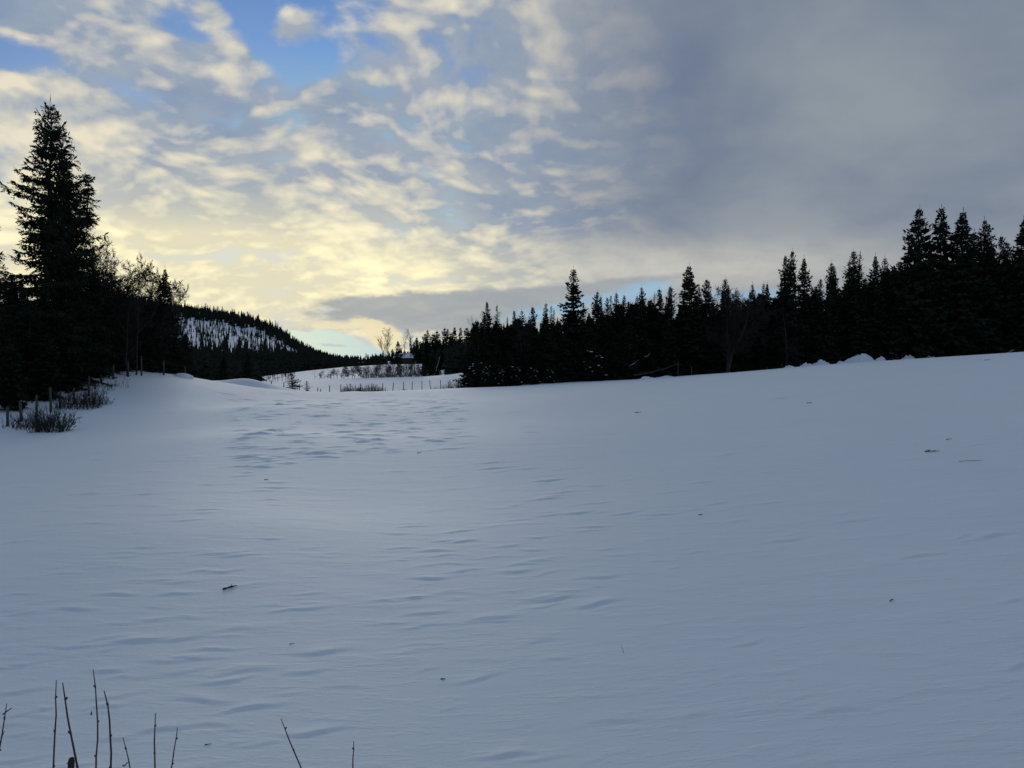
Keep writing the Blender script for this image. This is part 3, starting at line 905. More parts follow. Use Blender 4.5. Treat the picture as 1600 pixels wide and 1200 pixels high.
# single far trees against the sky
G_CREST = 'small spruces along the skyline of the far hill'
hx = 268.0
while hx < 520:
    y = 795 - rng.uniform(0, 25)
    crest = float(np.interp(hx, CREST[:, 0], CREST[:, 1]))
    x, _, z = at(hx, y)
    plant(rng.choice(['far0', 'far1']), x, y, z - 0.4, rng.uniform(6.5, 12.5) * (1.0 if hx < 440 else 0.75), rng.uniform(0.8, 1.1), 'tiny spruce on the skyline of the far snowy hill', G_CREST)
    hx += rng.uniform(3.0, 6.5)
FARTOPS = [(622, 533, 262, 'far0', 1.4, 'small round spruce right of the lone bare birch on the far rise'), (651, 527, 268, 'far0', 1.2, 'spruce at the low end of the far wood, beside two bare tips'),
           (664, 521, 266, 'far0', 1.2, None), (669, 516, 270, 'far1', 1.2, 'first pointed top of the far wood'), (683, 517, 268, 'far0', 1.3, None), (692.5, 512, 272, 'far0', 1.0, 'highest blunt top of the far wood'),
           (701, 514, 270, 'far1', 1.1, None), (712, 511, 266, 'far0', 1.0, 'sharp top in the middle of the far wood'), (721, 512, 270, 'far1', 1.2, None), (730, 512, 266, 'far0', 1.3, None),
           (740, 508, 268, 'far0', 1.3, None), (676, 522, 262, 'far0', 1.4, None), (706, 520, 260, 'far0', 1.4, None), (657, 533, 258, 'far0', 1.4, None), (644, 541, 300, 'far0', 1.3, None),
           (593, 553, 300, 'far1', 1.2, None), (584, 555, 302, 'far0', 1.2, None), (572, 552, 305, 'far1', 1.2, None), (563, 557, 310, 'far0', 1.0, None), (555, 559, 315, 'far1', 1.0, None), (547, 560, 320, 'far0', 1.0, None), (612, 545, 300, 'far0', 1.3, None)]
for px, row, y, key, wf, lab in FARTOPS:
    plant_px(key, px, row, y, wf, lab or 'small dark spruce in the far wood at the end of the valley', 'spruces of the far wood')

# ------------------------------------------------------------------ trees along the old fence (near side)
VAR['hero'] = (spruce('tall_spruce', H=21.5, Rm=5.0, seed=31, step=0.42, nb=6, spray=0.72, expo=(0, 0.13, 0.40, 0.60, 0.80, 1.0), level=3, ragged=0.55, gaps=0.20, low=0.03), 21.5)
VAR['hero2'] = (spruce('second_spruce', H=18.0, Rm=4.8, seed=33, step=0.44, nb=6, spray=0.72, expo=(0, 0.12, 0.36, 0.62, 0.90, 1.0), level=3, ragged=0.55, gaps=0.26, low=0.03, leaders=((-0.2, 1.6, 12.8, 3.6, 1.1),)), 18.0)
VAR['near0'] = (spruce('near_spruce', H=12.0, Rm=3.4, seed=35, step=0.42, nb=6, spray=0.65, expo=(0, 0.12, 0.34, 0.56, 0.85, 1.0), level=2, ragged=0.45, low=0.03), 12.0)
G_LEFT = 'spruces along the old fence'
plant_px('hero', 70, 165, 49, 1.0, 'very tall ragged spruce towering over the old fence', G_LEFT, rz=1.0)
plant_px('hero2', 114, 244, 52, 1.0, 'broad spruce with a forked top pressed against the very tall one', G_LEFT, rz=0.0)
LEFT = [(150, 402, 59, 'near0', 1.15, None), (178, 428, 63, 'near0', 1.1, None), (207, 446, 66, 'near0', 1.1, None), (93, 290, 53, 'hero2', 1.1, 'spruce filling the gap between the very tall one and the forked top'), (6, 425, 52, 'near0', 1.3, None), (-8, 455, 49, 'near0', 1.3, None), (-22, 335, 46, 'hero2', 0.95, 'spruce whose boughs reach in from the picture edge behind the fence'),
        (22, 430, 51, 'near0', 1.3, 'dark spruce under the outer boughs of the very tall spruce'), (48, 470, 46, 'near0', 1.5, None), (0, 480, 44, 'near0', 1.4, None),
        (92, 420, 54, 'near0', 1.3, None), (118, 455, 50, 'near0', 1.4, None), (140, 410, 57, 'near0', 1.2, 'spruce seen through the lowest boughs of the forked-top spruce'),
        (165, 455, 56, 'near0', 1.2, None), (188, 470, 61, 'near0', 1.2, None), (206, 462, 66, 'near0', 1.1, None), (228, 470, 64, 'near0', 1.2, None), (246, 478, 66, 'near0', 1.1, None),
        (258, 419, 66, 'mid0', 0.85, 'slim pointed spruce at the valley end of the trees along the fence'), (270, 482, 69, 'near0', 1.0, None), (281, 495, 72, 'near0', 1.0, None), (240, 500, 62, 'near0', 1.1, None),
        (150, 500, 53, 'dense0', 1.1, None), (70, 520, 45, 'dense1', 1.1, None), (20, 540, 41.5, 'dense1', 1.1, None), (110, 525, 48, 'dense0', 1.1, None), (-50, 500, 40, 'dense1', 1.2, None), (196, 510, 59, 'dense0', 1.1, None), (288, 522, 76, 'dense0', 0.9, None)]
for px, row, y, key, wf, lab in LEFT:
    plant_px(key, px, row, y, wf, lab or 'black spruce massed behind the old fence, ' + ('at the picture edge' if px < 15 else 'under the tallest spruce' if px < 80 else 'under the forked-top spruce' if px < 145 else 'under the tallest bare crown' if px < 192 else 'behind the pale trunks' if px < 235 else 'beside the slim pointed spruce' if px < 275 else 'last before the snow mound') + (', shorter one' if row > 490 else ''), G_LEFT)
# spruces in the dip and beside the valley fence
plant_px('dense1', 388, 548, 92, 0.62, 'dark young spruce standing in the dip below the snow mound', 'spruces by the valley fence')
plant_px('snowy', 372, 588, 90, 1.0, 'low snow-flecked spruce at the foot of the dark young spruce', 'spruces by the valley fence')
plant_px('dense0', 350, 556, 100, 0.7, 'dim spruce left of the dark young spruce, half hidden by the rise', 'spruces by the valley fence')
plant_px('young', 457, 580, 88, 1.15, 'small bushy spruce standing alone by the valley fence', 'spruces by the valley fence', sink=0.02)
plant_px('sapling', 479.5, 596, 88, 1.1, 'tiny spruce sapling right of the small bushy spruce', 'spruces by the valley fence', sink=0.02)
plant_px('sapling', 160, 638, 45, 1.3, 'spruce seedling poking from the snow at the end of the fence bushes', 'spruces by the valley fence', sink=0.02)

# ------------------------------------------------------------------ leafless trees and shrubs
def bare_tree(name, H, seed, spread=0.5, forks=1, r0=None, first=0.3, depth=3, kids=(7, 6, 5), up=0.5, wig=0.12, twig_r=0.008):
    rng = np.random.RandomState(seed)
    segs = {0: [], 1: []}
    r0 = r0 or 0.011 * H + 0.02
    def grow(p, d, L, r, lev):
        n = max(3, int(5 - lev) + (3 if lev == 0 else 0))
        pts = [p]; rr_ = [r]
        for i in range(n):
            d = d + rng.normal(0, wig * (1 + 0.5 * lev), 3) + np.array([0, 0, 0.05 * up])
            d /= np.linalg.norm(d)
            p = p + d * L / n
            pts.append(p); rr_.append(max(twig_r * 0.6, r * (1 - 0.85 * (i + 1) / n)))
        for i in range(n):
            segs[0 if lev == 0 else 1].append((pts[i], pts[i + 1], rr_[i], rr_[i + 1]))
        if lev >= depth: return
        for c in range(kids[lev]):
            f = rng.uniform(first if lev == 0 else 0.2, 0.98)
            i = min(n - 1, int(f * n)); q = pts[i] + (pts[i + 1] - pts[i]) * (f * n - i)
            dd = pts[i + 1] - pts[i]; dd /= np.linalg.norm(dd)
            a = rng.normal(0, 1, 3); a -= dd * a.dot(dd); a /= np.linalg.norm(a)
            nd = dd * (1 - spread * 0.6) + a * spread + np.array([0, 0, up * 0.4]); nd /= np.linalg.norm(nd)
            grow(q, nd, L * (rng.uniform(0.3, 0.5) if lev == 0 else rng.uniform(0.35, 0.6)) * (1.15 - 0.55 * f), max(twig_r, rr_[i] * 0.5), lev + 1)
    for k in range(forks):
        a = rng.uniform(0, 6.28); tl = 0.0 if forks == 1 else 0.16
        d = np.array([tl * math.cos(a + k * 6.28 / forks), tl * math.sin(a + k * 6.28 / forks), 1.0]); d /= np.linalg.norm(d)
        grow(np.array([0.08 * k, 0.0, 0.0]), d, H * (1.0 if k == 0 else rng.uniform(0.8, 0.95)), r0 * (1.0 if k == 0 else 0.75), 0)
    out_ = []
    for k, sides in ((0, 6), (1, 3)):
        P0, P1, R0, R1 = (np.array([s[i] for s in segs[k]]) for i in range(4))
        V, q = tubes(P0, P1, R0, R1, sides)
        out_.append((V, q))
    return out_


BARE = {}
def bare_variant(key, mt, mc, **kw):
    (tv, tq), (cv, cq) = bare_tree(key, **kw)
    BARE[key] = (mesh_np('bare_trunk_' + key, tv, None, tq, mt, True), mesh_np('bare_crown_' + key, cv, None, cq, mc), kw['H'])


bare_variant('birch0', M_BIRCH, M_TWIG, H=12, seed=41, spread=0.55, kids=(14, 8, 6), first=0.35, wig=0.10, twig_r=0.012)
bare_variant('birch1', M_BIRCH, M_TWIG, H=12, seed=42, spread=0.6, kids=(13, 8, 6), first=0.3, wig=0.14, forks=2, twig_r=0.012)
bare_variant('crooked', M_BARK, M_TWIG, H=9, seed=43, spread=0.7, kids=(18, 12, 9), first=0.2, wig=0.20, up=0.25, twig_r=0.021)
bare_variant('forked', M_BIRCH, M_TWIG, H=13, seed=44, spread=0.7, kids=(16, 11, 9), first=0.2, wig=0.13, forks=3, up=0.35, r0=0.26, twig_r=0.022)
bare_variant('fan', M_BIRCH, M_TWIG, H=10, seed=45, spread=0.42, kids=(12, 6, 4), first=0.25, wig=0.08, forks=2, up=0.7, twig_r=0.02)
bare_variant('pole', M_BIRCH, M_TWIG, H=10, seed=46, spread=0.6, kids=(12, 5, 3), first=0.15, wig=0.05, up=0.3, twig_r=0.01)


def bare(key, px, toprow, y, label, group, wf=1.0, rz=None, sink=0.1, name='bare_tree'):
    tm, cm, H0 = BARE[key]
    x, _, z = at(px, y); H = zrow(toprow, y) - z + sink; s = H / H0
    root = link(name, None, loc=(x, y, z - sink), rz=_rs.uniform(0, 6.28) if rz is None else rz, scale=(s * wf, s * wf, s), label=label, cat='bare tree', group=group)
    link('trunk', tm, root); link('crown', cm, root)
    return root


G_BL = 'leafless trees behind the old fence'
for a in [('crooked', 158, 402, 60, 'leafless tree tangled into the right side of the forked-top spruce', 0.7),
          ('crooked', 172, 352, 62, 'tallest leafless tree, its fine crown against the glow', 0.6),
          ('crooked', 194, 410, 64, 'crooked leafless tree below the tallest bare crown', 0.65),
          ('crooked', 213, 432, 66, 'leafless tree with a rounded twiggy crown in the middle of the bare ones', 0.7),
          ('crooked', 232, 446, 68, 'leafless tree left of the slim pointed spruce', 0.65),
          ('crooked', 247, 452, 73, 'last leafless tree, twigs spreading past the slim pointed spruce', 0.65),
          ('crooked', 150, 420, 59, 'low leafless tree nearest to the forked-top spruce', 1.1), ('crooked', 221, 452, 64, 'low dense leafless tree among the taller bare crowns', 1.2), ('crooked', 186, 436, 61, 'dense leafless tree in front of the tallest bare crown', 1.0),
          ('crooked', 200, 440, 63, 'low leafless tree under the taller bare crowns', 1.2)]:
    bare(a[0], a[1], a[2], a[3], a[4], G_BL, a[5])
for px, y, lab in ((199, 55.5, 'pale bare trunk standing between two fence posts at the field edge'), (213, 57, 'second pale bare trunk just right of the first at the field edge')):
    bare('pole', px, 470, y, lab, G_BL, 0.9)
G_BR = 'leafless trees in front of the wood beyond the field'
bare('forked', 1136, 452, 111.5, 'big forked grey tree without leaves, spreading in front of the dark wood', G_BR, 1.0, rz=0.4)
bare('pole', 1228.5, 490, 113, 'straight thin leafless tree with short side twigs at the field edge', G_BR, 1.1)
bare('birch1', 823, 505, 107, 'forked pale tree without leaves behind the snow-dusted spruces', G_BR, 0.9)
bare('birch0', 745, 496, 110, 'leafless birch at the valley corner of the wood', G_BR, 0.9)
bare('pole', 749, 520, 108, 'thin pale stem beside the corner birch', G_BR, 0.9)
bare('pole', 1303, 512, 117, 'thin leafless stem left of the big snow heap', G_BR, 0.9)
bare('pole', 1374, 500, 117, 'thin leafless stem just right of the big snow heap', G_BR, 0.9)
bare('birch0', 1290, 505, 119, 'dim leafless birch behind the low snow lumps', G_BR, 0.8)
bare('fan', 605, 519, 245, 'lone bare birch with a fan crown against the yellow cloud', 'leafless trees on the far rise', 1.1)
bare('birch0', 631.5, 523, 250, 'thin bare birch right of the lone fan-crowned one', 'leafless trees on the far rise', 0.6)
bare('fan', 641, 521, 252, 'bare birch beside the low end of the far wood', 'leafless trees on the far rise', 0.7)

# the row of bare shrubs across the far field
rng = random.Random(9)
G_ROW = 'leafless young trees in the row across the far field'
px = 492.0
while px < 662:
    tall = 0.6 if px < 535 else (1.0 if px < 580 else 1.25)
    row = 590 - rng.uniform(13, 22) * tall
    y = 149 + rng.uniform(-2, 3)
    bare(rng.choice(['crooked', 'pole', 'birch1', 'fan']), px, row, y, 'leafless young tree in the ' + ('thin open end' if px < 545 else 'middle' if px < 590 else 'thick part, under the lone birch,' if px < 625 else 'thick end by the far wood') + ' of the scrub row', G_ROW, rng.uniform(0.9, 1.5), name='bare_sapling')
    px += rng.uniform(1.8, 4.2) if px > 560 else rng.uniform(4, 8)
px = 404.0
while px < 452:
    bare(rng.choice(['pole', 'fan']), px, 585 - rng.uniform(0, 10), 152, 'thin bare sapling in the line behind the small bushy spruce', 'bare saplings behind the valley fence', 1.2, name='bare_sapling')
    px += rng.uniform(3.5, 6.5)
for px, row, y in ((668, 552, 200), (676, 556, 190), (690, 548, 205), (662, 560, 180), (700, 560, 190), (684, 562, 170), (672, 566, 165), (712, 552, 180)):
    plant_px('dense0', px, row, y, 1.1, 'dim spruce in the shade where the far wood meets the second field', 'spruces of the far wood')

# shrubs: many stems from one base
def shrub_mesh(name, w, d, h, n, seed, r=0.007, lean=0.35):
    rng = np.random.RandomState(seed)
    P0, P1, R0, R1 = [], [], [], []
    for i in range(n):
        bx, by = rng.uniform(-w / 2, w / 2), rng.uniform(-d / 2, d / 2)
        fall = 1 - 0.5 * (2 * bx / w) ** 2
        p = np.array([bx, by, -0.08]); L = h * rng.uniform(0.45, 1.05) * fall
        dr = np.array([rng.normal(0, lean) + bx / w * lean, rng.normal(0, lean), 1.0])
        k = 4
        for s in range(k):
            dr = dr + rng.normal(0, 0.14, 3); dr /= np.linalg.norm(dr)
            q = p + dr * L / k
            P0.append(p); P1.append(q); R0.append(r * (1 - 0.2 * s)); R1.append(r * (1 - 0.2 * (s + 1)))
            if s > 0 and rng.rand() < 0.85:
                for _ in range(2):
                    dd = dr + rng.normal(0, 0.45, 3); dd /= np.linalg.norm(dd)
                    P0.append(p); P1.append(p + dd * L * rng.uniform(0.15, 0.35)); R0.append(r * 0.6); R1.append(r * 0.35)
            p = q
    V, q = tubes(P0, P1, R0, R1, 3)
    return mesh_np(name, V, None, q, M_TWIG)


def shrub(px, y, w, h, n, label, group, seed, d=None, lean=0.35, r=0.007):
    x, _, z = at(px, y)
    return link('bare_shrub', shrub_mesh('bare_shrub', w, d or w * 0.5, h, n if group != G_SH else int(n * 0.7), seed, r, lean if group != G_SH else 0.22), loc=(x, y, z), label=label, cat='shrub', group=group)


G_SH = 'leafless shrubs along the old fence'
shrub(30, 36.0, 1.5, 1.0, 54, 'sparse reddish shrub between the first two fence posts', G_SH, 51, r=0.012)
shrub(53, 35.6, 1.5, 1.15, 90, 'upright shrub in front of the third fence post', G_SH, 52, r=0.012)
shrub(78, 34.5, 1.5, 1.5, 195, 'densest dark shrub at the near end of the fence', G_SH, 53, r=0.014)
shrub(97, 37, 1.4, 0.9, 60, 'low shrub trailing from the densest one towards the field', G_SH, 54, r=0.011)
shrub(121, 43, 2.2, 1.35, 180, 'wide dark shrub further along the fence', G_SH, 55, r=0.014)
shrub(145, 44.5, 1.8, 1.25, 135, 'shrub just left of the spruce seedling', G_SH, 56, r=0.014)
shrub(172, 49, 0.8, 1.0, 12, 'few tall bare stems on the slope below the far fence posts', G_SH, 57, r=0.012)
shrub(190, 50.5, 1.0, 1.3, 14, 'thin bare stems highest on the slope below the pale trunks', G_SH, 58, r=0.010)
G_SV = 'leafless shrubs along the valley fence'
shrub(551, 92, 2.6, 1.25, 160, 'left half of the wide brown thicket along the valley fence', G_SV, 61, r=0.012)
shrub(577, 92, 3.0, 1.35, 190, 'right half of the wide brown thicket along the valley fence', G_SV, 62, r=0.012)
shrub(596, 93, 1.6, 0.8, 50, 'low tail of the wide brown thicket', G_SV, 63, r=0.011)
for k_, px_ in enumerate((575, 588, 600, 611, 622, 634, 646, 657)):
    shrub(px_, 150, 2.2, 2.0, 70, 'brushy shrub %s in the scrub row across the far field' % ('at the open end', 'left of the lone birch', 'just under the lone birch', 'right under the lone birch', 'left below the snowy roof', 'below the snowy roof', 'right below the snowy roof', 'at the far wood end')[k_], 'brush in the scrub row', 90 + k_, r=0.016)
shrub(634, 97, 2.2, 0.6, 50, 'low twigs under the middle of the valley fence', G_SV, 64, r=0.010)
shrub(686, 99, 2.2, 0.9, 70, 'shrub left of the brown clump by the wood corner', G_SV, 65, r=0.012)
shrub(710, 100, 2.8, 1.5, 150, 'brown clump of stems beside the corner of the wood', G_SV, 66, r=0.012)
shrub(727, 101, 2.2, 1.9, 120, 'shrub leaning out from the corner of the wood', G_SV, 67, r=0.012)

# ------------------------------------------------------------------ fences
def post_mesh(h, r, seed):
    rng = np.random.RandomState(seed)
    zs = np.array([-0.4, 0.0, h * 0.35, h * 0.7, h - 0.03, h])
    pts = np.stack([rng.normal(0, r * 0.12, 6), rng.normal(0, r * 0.12, 6), zs], 1)
    rad_ = r * np.array([1.05, 1.05, 1.0, 0.97, 0.93, 0.7]) * rng.uniform(0.93, 1.07, 6)
    V, t, q = polytube(pts, rad_, 8, True)
    return mesh_np('fence_post', V, t, q, M_POST)


def fence(label, posts, r, group=None, wires=(0.5, 0.85), seed=0):
    """posts: (px, y, toprow, tilt)"""
    x0, y0, z0 = at(posts[0][0], posts[0][1])
    root = link('fence', None, loc=(x0, y0, z0), label=label, cat='fence')
    tops = []
    for i, (px, y, row, tl) in enumerate(posts):
        x, _, z = at(px, y)
        h = max(0.35, zrow(row, y) - z)
        o = link('post', post_mesh(h, r, seed + i), root, loc=(x - x0, y - y0, z - z0), rz=0.7 * i)
        o.rotation_euler = (rad(tl * 0.4), rad(tl), 0.7 * i)
        tops.append((np.array([x - x0, y - y0, z - z0]), h))
    for f in wires:
        P = [p + np.array([0, -r, h * f]) for p, h in tops]
        V, q = tubes(P[:-1], P[1:], np.full(len(P) - 1, 0.0016), np.full(len(P) - 1, 0.0016), 4)
        link('wire', mesh_np('fence_wire', V, None, q, M_WIRE), root)
    return root


fence('old fence of leaning grey posts between the dark trees and the field',
      [(-28, 34, 640, 2), (11.5, 36.5, 635, 0), (33, 38, 627, -3), (57, 39.5, 618, 1), (79, 41.5, 605, 1), (94, 43, 611, -1), (116, 44.5, 606, 2), (138.5, 47, 588, -2), (148.5, 49, 600, 0),
       (158, 51, 582, 0), (177, 53, 570, 0), (200, 55, 565, 0), (221, 57, 556, 0), (256, 60.5, 564, 0), (290, 64.5, 572, 3)], 0.065, seed=100)
fence('long fence of thin posts along the valley bottom behind the crest',
      [(396, 86, 590, 0), (413.7, 86, 603.5, 5), (424, 87, 594.5, 0), (433.4, 87, 603, 0), (443.3, 87.5, 597, -2), (468, 88, 600, 0), (496, 90, 605.5, -6), (501, 90.5, 607.5, 0), (515, 91.5, 602, 0), (532.5, 92.5, 600.5, 0),
       (547, 93.5, 600, 1), (563, 94.5, 599, 0), (581, 95.5, 599, 0), (598, 96.5, 599, 0), (613.5, 97.5, 597.5, -5), (630.5, 98.5, 596.5, 0), (644, 99.5, 596, -1), (659.5, 100.5, 595, -2), (673, 101.5, 594, -5),
       (688.3, 102.5, 594, 0), (703, 103.5, 593.5, 0), (716, 104.5, 591.5, -2)], 0.05, seed=150)
fence('short fence of thin posts climbing beside the snow lumps at the wood edge',
      [(1059.5, 109.5, 565, 0), (1080.5, 110, 573, 0), (1140, 111, 570, 0), (1198, 112, 573, 0), (1222, 112.8, 568.5, 1), (1251, 113.4, 562, -1), (1279.5, 114, 559, 0), (1313, 114.5, 558.5, -3), (1360, 115, 553, 0), (1410, 115.3, 551, 1), (1452, 115.6, 549, -1), (1496.5, 116, 550, 0), (1540.5, 116.4, 546, -1), (1586, 117, 542, 0)], 0.06, seed=200)

# ------------------------------------------------------------------ the low building half hidden by the far scrub
M_WALL = mat('tarred_boards', (0.06, 0.05, 0.045), 0.9, 0.1, 0.3, 2)


def box(x0, x1, y0, y1, z0, z1):
    V = [(x, y, z) for x in (x0, x1) for y in (y0, y1) for z in (z0, z1)]
    return V, None, [(0, 1, 3, 2), (4, 6, 7, 5), (0, 4, 5, 1), (2, 3, 7, 6), (0, 2, 6, 4), (1, 5, 7, 3)]


def low_building(px, y, eave_row, ridge_row, wpx):
    x, _, z = at(px, y)
    w = wpx / F * y / 2; ze = zrow(eave_row, y) - z; zr_ = zrow(ridge_row, y + 2.6) - z; d = 5.2
    root = link('low_building', None, loc=(x, y, z), label='low dark building with a snow-covered roof half hidden by the far scrub', cat='building')
    link('wall', mesh_np('wall', *box(-w + 0.4, w - 0.4, 0.35, d - 0.35, -1.0, ze - 0.02), M_WALL), root)
    for k, (ya, yb) in enumerate(((0, d / 2), (d, d / 2))):
        V = [(-w, ya, ze), (w, ya, ze), (w, yb, zr_), (-w, yb, zr_)]
        V2 = [(a, b, c + 0.12) for a, b, c in V]
        link('roof', mesh_np('roof', V + V2, None, [(0, 1, 2, 3), (4, 5, 6, 7), (0, 1, 5, 4), (1, 2, 6, 5), (2, 3, 7, 6), (3, 0, 4, 7)], M_WALL), root)
        rng = np.random.RandomState(7 + k); n = 18; G = []
        for j_ in range(6):
            for i_ in range(n):
                f, g = i_ / (n - 1), j_ / 5
                edge_ = 0.0 if 0 < i_ < n - 1 and 0 < j_ < 5 else -0.12
                G.append((-w * 0.98 + 1.96 * w * f, ya + (yb - ya) * g * 0.995, ze + (zr_ - ze) * g + 0.26 + edge_ + rng.uniform(-0.05, 0.07)))
        Q = [(j_ * n + i_, j_ * n + i_ + 1, (j_ + 1) * n + i_ + 1, (j_ + 1) * n + i_) for j_ in range(5) for i_ in range(n - 1)]
        link('roof_snow', mesh_np('roof_snow', G, None, Q, M_SNOWLOAD, True), root)
    link('chimney', mesh_np('chimney', *box(-0.15, 0.45, d / 2 - 0.9, d / 2 - 0.3, zr_ - 0.6, zr_ + 0.7), M_STONE), root)


low_building(631, 284, 560.0, 552.5, 34)

# ------------------------------------------------------------------ snow heaps, stones, logs
def heap_mesh(name, w, d, h, seed, lump=0.35, m=None, sub=26):
    rng = np.random.RandomState(seed)
    g = np.linspace(-1, 1, sub); X, Y = np.meshgrid(g, g)
    R = np.sqrt(X ** 2 + Y ** 2)
    ox, oy = rng.uniform(0, 50, 2)
    n1 = vnoise(X * 2.2 + ox, Y * 2.2 + oy); n2 = vnoise(X * 5 + oy, Y * 5 + ox)
    R2 = R * (1 + 0.25 * n1)
    Z = h * (np.clip(1 - R2 ** 2, 0, None) ** 0.8) * (1 + lump * n1 + lump * 0.6 * n2) - 0.12
    Z = np.where(R > 0.97, -0.25, Z)
    V = np.stack([X * w / 2, Y * d / 2, Z], -1).reshape(-1, 3)
    i, j = np.meshgrid(np.arange(sub - 1), np.arange(sub - 1), indexing='ij')
    Q = np.stack([i * sub + j, i * sub + j + 1, (i + 1) * sub + j + 1, (i + 1) * sub + j], -1).reshape(-1, 4)
    return mesh_np(name, V, None, Q, m or M_SNOW, True)


def heap(px, y, wpx, hpx, label, group, seed, lump=0.35, name='snow_heap', d=None):
    x, _, z = at(px, y)
    w = wpx / F * y; h = hpx / F * y * 1.35
    return link(name, heap_mesh(name, w, d or w * 0.7, h, seed, lump), loc=(x, y, z), label=label, cat='snow heap', group=group)


heap(284, 62, 36, 6.2, 'smooth rounded snow mound on the crest near the end of the trees', None, 71, 0.05, name='snow_mound')
G_H = 'snow heaps pushed up along the wood edge'
for i, (px, y, w, h, lab) in enumerate([(1344, 112, 52, 11, 'biggest snow heap by the wood, rounded on top'), (1316, 111.5, 24, 5, 'small lump at the left foot of the biggest snow heap'), (1262, 111, 24, 5.5, 'low smooth snow lump right of the straight thin tree'),
        (1283, 112, 32, 7, 'snow lump between two thin posts, second from the straight thin tree'), (1234, 111, 22, 3.5, 'flat scatter of snow at the foot of the straight thin tree'), (1376, 113, 30, 6, 'snow lump right of the biggest heap'),
        (1420, 113.5, 30, 7, 'lumpy snow heap right of the dark snowy bush'), (1452, 114, 26, 6, 'crumbled snow around the post beside the tall group'), (1012, 105, 30, 4, 'crumbly snow under the leaning log'), (1040, 106.5, 34, 3, 'low snow crust right of the leaning log foot')]):
    heap(px, y, w, h, lab, G_H, 80 + i, 0.45)

# dark rocks capped with snow
def rock(px, y, wpx, hpx, label, seed, cat='boulder'):
    x, _, z = at(px, y)
    rng = np.random.RandomState(seed)
    w = wpx / F * y; h = hpx / F * y
    import bmesh
    bm = bmesh.new(); bmesh.ops.create_icosphere(bm, subdivisions=3, radius=1)
    for v in bm.verts:
        c = v.co; f = 1 + 0.22 * float(vnoise(np.array([c.x * 1.7 + seed]), np.array([c.y * 1.7 + c.z * 2.1]))[0])
        v.co = (c.x * w / 2 * f, c.y * w / 2.2 * f, (c.z * 0.6 + 0.35) * h * f)
    me = bpy.data.meshes.new('boulder'); bm.to_mesh(me); bm.free(); me.materials.append(M_STONE)
    root = link('boulder', me, loc=(x, y, z), label=label, cat=cat)
    cap = heap_mesh('snow_cap', w * 0.95, w * 0.85, h * 0.34, seed, 0.15, M_SNOWLOAD, 14)
    link('snow_cap', cap, root, loc=(0, 0, h * 0.80))
    return root


rock(1359, 113.5, 9, 11, 'dark stump-like boulder with a round cap of snow behind the biggest heap', 91)
x, y, z = at(1396, 112.5)
plant('snowy', x, y, z - 0.1, 1.7, 1.9, 'squat dark spruce bush dusted with snow between the heaps', 'snow-dusted young spruces in front of the wood')


def log(px0, y0, row0, px1, y1, row1, r, label, snow=True, stubs=4, seed=0):
    a = np.array([(px0 - 800) / F * y0, y0, zrow(row0, y0)]); b = np.array([(px1 - 800) / F * y1, y1, zrow(row1, y1)])
    rng = np.random.RandomState(seed)
    n = 9; t = np.linspace(0, 1, n)
    pts = (b - a) * t[:, None] + rng.normal(0, r * 0.35, (n, 3)) + np.array([0, 0, -1.0]) * (np.sin(t * math.pi) * 0.25)[:, None]
    pr = [polytube(pts, r * (1 - 0.6 * t), 7, True)]
    for _ in range(stubs):
        f = rng.uniform(0.15, 0.9); p = (b - a) * f; d = rng.normal(0, 1, 3); d[2] = abs(d[2]); d /= np.linalg.norm(d)
        V, q = tubes([p], [p + d * rng.uniform(0.3, 0.9)], [r * 0.3], [r * 0.12], 4); pr.append((V, None, q))
    V, tr, q = join(pr)
    root = link('fallen_log', mesh_np('fallen_log', V, tr, q, M_POST), loc=a, label=label, cat='log')
    if snow:
        sp = pts[1:-1] + np.array([0, -r * 0.25, r * 0.8]); tt = t[1:-1]
        V, tr, q = polytube(sp, r * 0.6 * (1 - 0.6 * tt) * rng.uniform(0.1, 1.3, len(tt)), 6, True)
        link('snow_strip', mesh_np('snow_strip', V, tr, q, M_SNOWLOAD, True), root)
    return root


log(990, 107, 586, 1060, 108.5, 568, 0.08, 'long thin log leaning from the snow up to a fence post at the wood edge', snow=False, seed=1)
log(981, 110, 572, 999, 110.5, 561, 0.07, 'short snowy log leaning steeply above the long one', seed=2)
log(1006, 111, 557, 1017, 111, 551, 0.05, 'small snowy branch stub higher up behind the leaning logs', seed=3, stubs=1)
log(680, 165, 582, 688, 168, 554, 0.09, 'pale leaning dead trunk by the shaded end of the second field', seed=4, stubs=3)
log(1574, 115, 553, 1604, 115, 535, 0.07, 'pale fallen branch sticking out near the picture edge above the field', seed=5, snow=False)
log(1562, 114.5, 554, 1586, 115, 545, 0.10, 'frosted branch lying on the rise at the picture edge', seed=6)

# ------------------------------------------------------------------ litter on the snow
def ground_hit(px, row):
    """where the sight line through a photo point meets the field"""
    y = np.geomspace(4.0, 125.0, 4000); x = (px - 800) / F * y
    z = base_z(x, y); k = int(np.argmax(zrow(row, y) <= z))
    return x[k], y[k], z[k]


